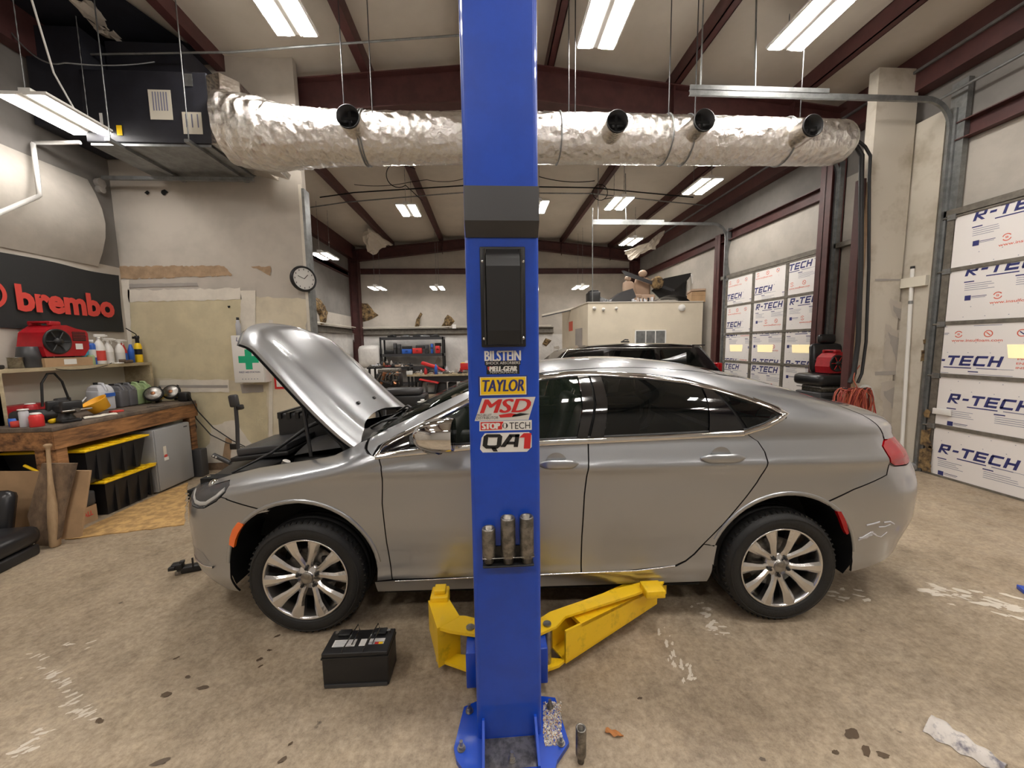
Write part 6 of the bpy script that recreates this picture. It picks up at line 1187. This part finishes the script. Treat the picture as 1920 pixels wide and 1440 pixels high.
t=thing('white_pole','long white pole leaning against the right-hand wall','pole',aY(1690,852,4.45)); a,b=aY(1690,852,4.45),aY(1711,504,4.55); a=a+(a-b)*.03; M().cyl(a,b,.020,'white').build('pole_tube',t); M().cyl(b,b+(b-a).normalized()*.03,.022,'black').build('end_cap',t); M().lathe([(.021,0),(.023,.02),(.021,.04)],'galv',a.lerp(b,.82),'z',14).build('joint',t)
M().at(Tr(5.18,4.40,0,R(5))).box(-.14,.2,-.12,.12,0,.09,'greybox',.02).box(-.10,.0,-.06,.06,.09,.13,'greybox',.01).tube([(.15,0,.08),(.2,.05,.25),(.22,.15,.3),(.24,.2,.02)],.006,'black',6).build('floor_machine',label='low blue-grey machine on the floor at the foot of the white pole',cat='machine')
# ================================================================ far workshop end: rack, benches and clutter
RY=13.1; rk=thing('storage_rack','black metal storage rack against the far wall','rack',(-2.65,RY,0)); a,b=aY(711,633,RY),aY(831,633,RY); rx0,rx1=a.x,b.x
for x in(rx0,rx1-.05):
    for y in(RY,RY+.5): M().box(x,x+.05,y,y+.05,0,a.z,'black').build('upright',rk)
zs=[a.z-.08,aY(770,665,RY).z-.06,.85,.3]
for z in zs: M().box(rx0,rx1,RY,RY+.55,z,z+.09,'greypl').build('shelf',rk)
def case(px0,px1,py0,py1,Y,zb,mt,nm,lab,cat,dep=.18,handle=True):
    a,b=aY(px0,py0,Y),aY(px1,py1,Y); h=max(.05,a.z-b.z); t=thing(nm,lab,cat,((a.x+b.x)/2,Y+dep/2,zb),'cases and boxes at the far end'); M().box(a.x,b.x,Y,Y+dep,zb,zb+h,mt,.015).build('case_body',t)
    if handle: M().box((a.x+b.x)/2-.04,(a.x+b.x)/2+.04,Y-.02,Y,zb+h*.5,zb+h*.62,'black',.006).build('handle',t)
z1=zs[1]+.091
case(720,737,646,653,RY+.05,z1,'black','tool_case','long black case at the left end of the rack shelf','tool case'); case(737,743,641,661,RY+.05,z1,'greypl','tool_case','grey upright case on the rack, left of its twin','tool case'); case(744,751,643,661,RY+.05,z1,'greypl','tool_case','grey upright case on the rack beside the blue one','tool case')
case(753,772,652,661,RY+.05,z1,'bluepl','tool_case','blue flat case in the middle of the rack','tool case'); case(753,771,645,651,RY+.05,z1+.15,'black','tool_case','black case lying on the blue case','tool case'); case(773,791,652,662,RY+.05,z1,'redpl','tool_case','red flat case in the middle of the rack','tool case'); case(779,795,645,651,RY+.1,z1+.17,'greypl','tool_case','grey case on top of the red one','tool case'); case(796,803,645,661,RY+.05,z1,'greypl','tool_case','dark grey upright case right of the red one','tool case')
case(807,812,643,661,RY+.05,z1,'bluepl','blue_tray','slim blue upright case on the rack','tool case'); case(816,825,648,662,RY+.05,z1,'redpl','red_bin','red bin at the right end of the rack shelf','bin'); case(815,827,642,648,RY+.08,z1+.24,'black','black_tray','black tray on the red bin','tray')
for k,px in enumerate((735,760,783,796,815)): p=aY(px,631,RY+.2); M().at(Tr(p.x,RY+.2,zs[0]+.091,random.uniform(-.5,.5))).box(-.16,.16,-.06,.06,0,.05,'black' if k%2==0 else 'galv',.02).box(-.05,.1,-.05,.05,.05,.08,'greypl',.01).build('metal_part',label='flat dark part lying on top of the black rack',cat='car part',group='parts on top of the rack')
# far workbench
WY=11.0; a,b=aY(763,703,WY),aY(880,703,WY); fb=thing('work_table','wooden topped work table covered in tools near the far wall','work table',((a.x+b.x)/2,WY+.4,0)); tz=a.z
M().box(a.x,b.x+.4,WY,WY+.75,tz-.05,tz,'ply').build('tabletop',fb); M().box(a.x+.2,b.x+.3,WY+.03,WY+.06,tz-.22,tz-.051,'black').build('apron',fb)
for x in(a.x+.1,b.x+.3): 
    for y in(WY+.05,WY+.65): M().box(x,x+.06,y,y+.06,0,tz-.051,'black').build('leg',fb)
M().box(a.x+.1,b.x+.3,WY+.1,WY+.7,.25,.28,'black').build('lower_shelf',fb)
g='tools and parts heaped on the work table'; rr=random.Random(3)
def junk(x,y,z,k,s,lab,grp,cat='car part'):
    m=M().at(Tr(x,y,z,rr.uniform(0,6))); c=rr.choice(['black','greypl','steel','oldsteel','red','black','wallgrey','white','silverpl','black','oldsteel','tan','copper'])
    if k==0: m.box(-s,s,-s*.6,s*.6,0,s*.8,c,s*.15).box(-s*.4,s*.4,-s*.2,s*.2,s*.8,s*1.1,'black',s*.1); nm='parts_box'
    elif k==1: m.lathe([(.001,0),(s*.4,0),(s*.42,s*1.3),(s*.2,s*1.6),(s*.15,s*1.9),(.001,s*1.9)],c,seg=12); nm='bottle'
    elif k==2: m.lathe([(s*.7,0),(s*.7,s*.3),(s*.4,s*.32),(s*.35,s*.9),(.001,s*.95)],c,seg=14,cap=True); nm='metal_casting'
    elif k==3: m.tube([(-s,0,s*.25),(-s*.3,0,s*.3),(0,0,s*.45),(s,s*.2,s*.3)],[s*.2,s*.22,s*.3,s*.16],c,8).tube([(-.2*s,0,s*.3),(-.3*s,0,s*.9)],s*.14,'black',8); nm='cordless_drill'
    else: m.tube([(s*math.cos(a)*.9,s*math.sin(a)*.5,s*.3+.2*s*math.sin(3*a)) for a in [2*PI*i/14 for i in range(15)]],s*.12,c,6); nm='coiled_hose'
    m.build(nm,label=lab,cat=cat,group=grp)
L_=['boxy part in the heap on the far work table','bottle standing in the heap on the far work table','round casting in the heap on the far work table','power tool lying in the heap on the far work table','coiled hose in the heap on the far work table']
n=0
for i in range(13):
    for j in range(2):
        x=a.x+.1+i*.14; k=rr.randrange(5); junk(x,WY+.18+.35*j,tz+.001,k,rr.uniform(.06,.095)+(.02*j),L_[k],g,['box','bottle','car part','power tool','hose'][k])
M().at(Tr(aY(797,699,WY).x,WY+.05,tz+.001)).lathe([(.001,0),(.035,0),(.038,.10),(.02,.14),(.02,.19),(.001,.19)],'redpl',seg=14).build('spray_bottle',label='red bottle at the front edge of the far work table',cat='bottle')
M().at(Tr(aY(817,698,WY).x,WY+.05,tz+.001)).lathe([(.001,0),(.045,0),(.045,.20),(.02,.25),(.02,.29),(.001,.29)],'bluepl',seg=14).build('spray_bottle',label='pale blue spray bottle at the front edge of the far work table',cat='bottle')
M().at(Tr(aY(767,700,WY).x,WY+.03,tz+.001)).box(-.08,.08,-.02,.1,0,.11,'white',.006).build('parts_carton',label='little white carton at the left front of the far work table',cat='box')
M().at(Tr(aY(800,682,WY).x,WY+.45,tz+.2,0,0,R(18))).box(-.25,.25,-.1,.1,0,.10,'redpl',.03).tube([(.2,0,.05),(.5,0,.0),(.62,0,-.02)],[.05,.04,.02],'redpl',8).build('red_hood_scoop',label='long red plastic part on top of the heap on the far table',cat='car part')
M().at(Tr(aY(805,735,WY).x,WY+.1,.62,0,0,R(12))).box(-.28,.28,-.2,.2,0,.05,'redpl',.02).box(-.26,-.20,-.18,.18,-.34,0,'black').box(.2,.26,-.18,.18,-.3,0,'black').build('red_creeper',label='red tray standing under the far work table',cat='tray')
for i in range(5): x=a.x+.35+.3*i; M().at(Tr(x,WY+.4,.281)).box(-.12,.12,-.15,.15,0,rr.uniform(.2,.34),rr.choice(['greypl','wallgrey','black','whitehose']),.02).build('storage_crate',label='crate on the lower shelf of the far work table',cat='crate',group='crates under the far table')
# engine and parts heap between the hood and the table
HX=aY(735,720,10.4).x
e_=thing('engine_block','dark greasy engine on a stand left of the far work table','engine',(HX,10.4,0))
m=M().at(Tr(HX,10.4,0)); m.box(-.35,.25,-.25,.25,.55,.95,'black',.05).box(-.30,.22,-.24,-.1,.95,1.06,'oldsteel',.02).box(-.3,.22,.1,.24,.95,1.06,'oldsteel',.02)
for k in range(18): m.cyl((rr.uniform(-.35,.25),-.28,rr.uniform(.6,1.0)),(rr.uniform(-.35,.25),-.20,rr.uniform(.6,1.0)),rr.uniform(.02,.05),rr.choice(['oldsteel','black','greypl','steel','copper','black']),seg=12)
for k in range(6): m.tube([(-.3+.1*k,-.24,.7),(-.28+.1*k,-.32,.8+.03*k),(-.2+.1*k,-.26,.95)],.02,'oldsteel',6)
m.build('block',e_); m=M().at(Tr(HX,10.4,0)).box(-.35,-.29,-.3,.3,0,.06,'black').box(.2,.26,-.3,.3,0,.06,'black').box(-.06,.0,-.05,.05,.0,.56,'black').box(-.3,.22,-.04,.04,0,.08,'black'); m.build('engine_stand',e_)
tb=thing('parts_table','low black table heaped with car parts left of the engine','table',(HX-.3,11.3,0)); M().box(HX-.85,HX+.35,11.05,11.7,1.02,1.06,'black').build('tabletop',tb)
for x in(HX-.82,HX+.28):
    for y in(11.08,11.62): M().box(x,x+.05,y,y+.05,0,1.02,'black').build('leg',tb)
L2=['boxy part heaped on the low black table','bottle heaped on the low black table','round casting heaped on the low black table','power tool heaped on the low black table','coiled hose heaped on the low black table']
for i in range(9):
    for j in range(2): k=rr.randrange(5); junk(HX-.78+i*.13,11.15+.32*j,1.061,k,rr.uniform(.06,.10)+.02*j,L2[k],'parts heaped on the low black table',['box','bottle','car part','power tool','hose'][k])
# red tool chest at right of table, beside the blue column
t=thing('tool_chest','red tool chest with boxes on top, left of the blue column','tool chest',(-.95,11.9,0)); p,q=aY(862,690,11.8),aY(905,690,11.8); M().box(p.x,q.x,11.8,12.3,.05,p.z,'red',.02).build('chest_body',t)
for k in range(4): M().box(p.x+.02,q.x-.02,11.785,11.8,.15+.25*k,.36+.25*k,'redpl',.006).build('drawer',t)
for k in range(4): M().at(Tr(p.x+.1+.13*k,11.9,p.z+.001)).box(-.06,.06,-.08,.1,0,.16+.05*(k%2),['lidy','white','greypl','redpl'][k],.01).build('parts_carton',label=['yellow carton on top of the red tool chest','white carton on top of the red tool chest','grey carton on top of the red tool chest','red carton on top of the tool chest'][k],cat='box',group='cartons on the red tool chest')
# two screw stands and drain pan seen between the hood and windshield
for k,px in enumerate((708,722)):
    p=aY(px,790,5.6); t=thing('jack_stand',['dark jack stand seen through the gap behind the hood, left one','dark jack stand seen through the gap behind the hood, right one'][k],'jack stand',(p.x,5.6,0),'jack stands behind the sedan'); M().at(Tr(p.x,5.6,0)).lathe([(.13,0),(.13,.012),(.03,.10),(.03,.5),(.024,.5),(.024,.98),(.001,.98)],'black',seg=16).build('stand_post',t); M().at(Tr(p.x,5.6,0)).box(-.05,.05,-.03,.03,.98,1.0,'oldsteel').lathe([(.05,.44),(.055,.46),(.055,.49),(.03,.5)],'oldsteel',seg=16).build('screw_collar',t)
p=aY(795,756,8.6); t=thing('drain_pan','white round drain pan on a black pedestal behind the sedan','drain pan',(p.x,8.6,0)); M().at(Tr(p.x,8.6,0)).lathe([(.001,p.z),(.10,p.z),(.15,p.z+.035),(.145,p.z+.04),(.09,p.z+.012),(.001,p.z+.012)],'white',seg=28).lathe([(.001,p.z+.012),(.045,p.z+.012),(.045,p.z+.09),(.001,p.z+.09)],'white',(-.03,0,0),'z',16).build('pan',t); M().at(Tr(p.x,8.6,0)).lathe([(.22,0),(.22,.02),(.04,.06),(.04,p.z-.03),(.2,p.z-.02),(.2,p.z-.001),(.001,p.z-.001)],'black',seg=20).build('pedestal',t)
M().at(Tr(-2.0,9.2,0)).box(-.6,.5,-.3,.3,.0,.5,'black',.04).box(-.5,.4,-.28,.2,.5,.66,'greypl',.06).build('machinery',label='low dark machine on the floor behind the sedan windshield',cat='machine')
# stuffed white insulation bag near the far corner
M().at(Tr(-3.95,13.3,0)).box(-.45,.3,-.3,.3,0,.95,'insulw',.12).build('insulation_roll',label='lower white insulation roll stacked left of the black rack',cat='insulation',group='insulation rolls at the far wall'); M().at(Tr(-3.95,13.3,.951)).box(-.43,.28,-.3,.3,0,.75,'insulw',.14).build('insulation_roll',label='upper white insulation roll stacked left of the black rack',cat='insulation',group='insulation rolls at the far wall')
EXPO=0.52
# ---------------------------------------------------------------- world, colour
w=bpy.data.worlds.new('world'); S.world=w; w.use_nodes=True; w.node_tree.nodes['Background'].inputs[0].default_value=(1,.9,.78,1); w.node_tree.nodes['Background'].inputs[1].default_value=.02
S.view_settings.view_transform='Standard'; S.view_settings.look='None'; S.view_settings.gamma=1; S.view_settings.use_curve_mapping=False
S.view_settings.exposure=EXPO
S.cycles.max_bounces=7; S.cycles.diffuse_bounces=4; S.cycles.adaptive_threshold=.02; S.cycles.glossy_bounces=4; S.cycles.transparent_max_bounces=12; S.cycles.sample_clamp_indirect=6
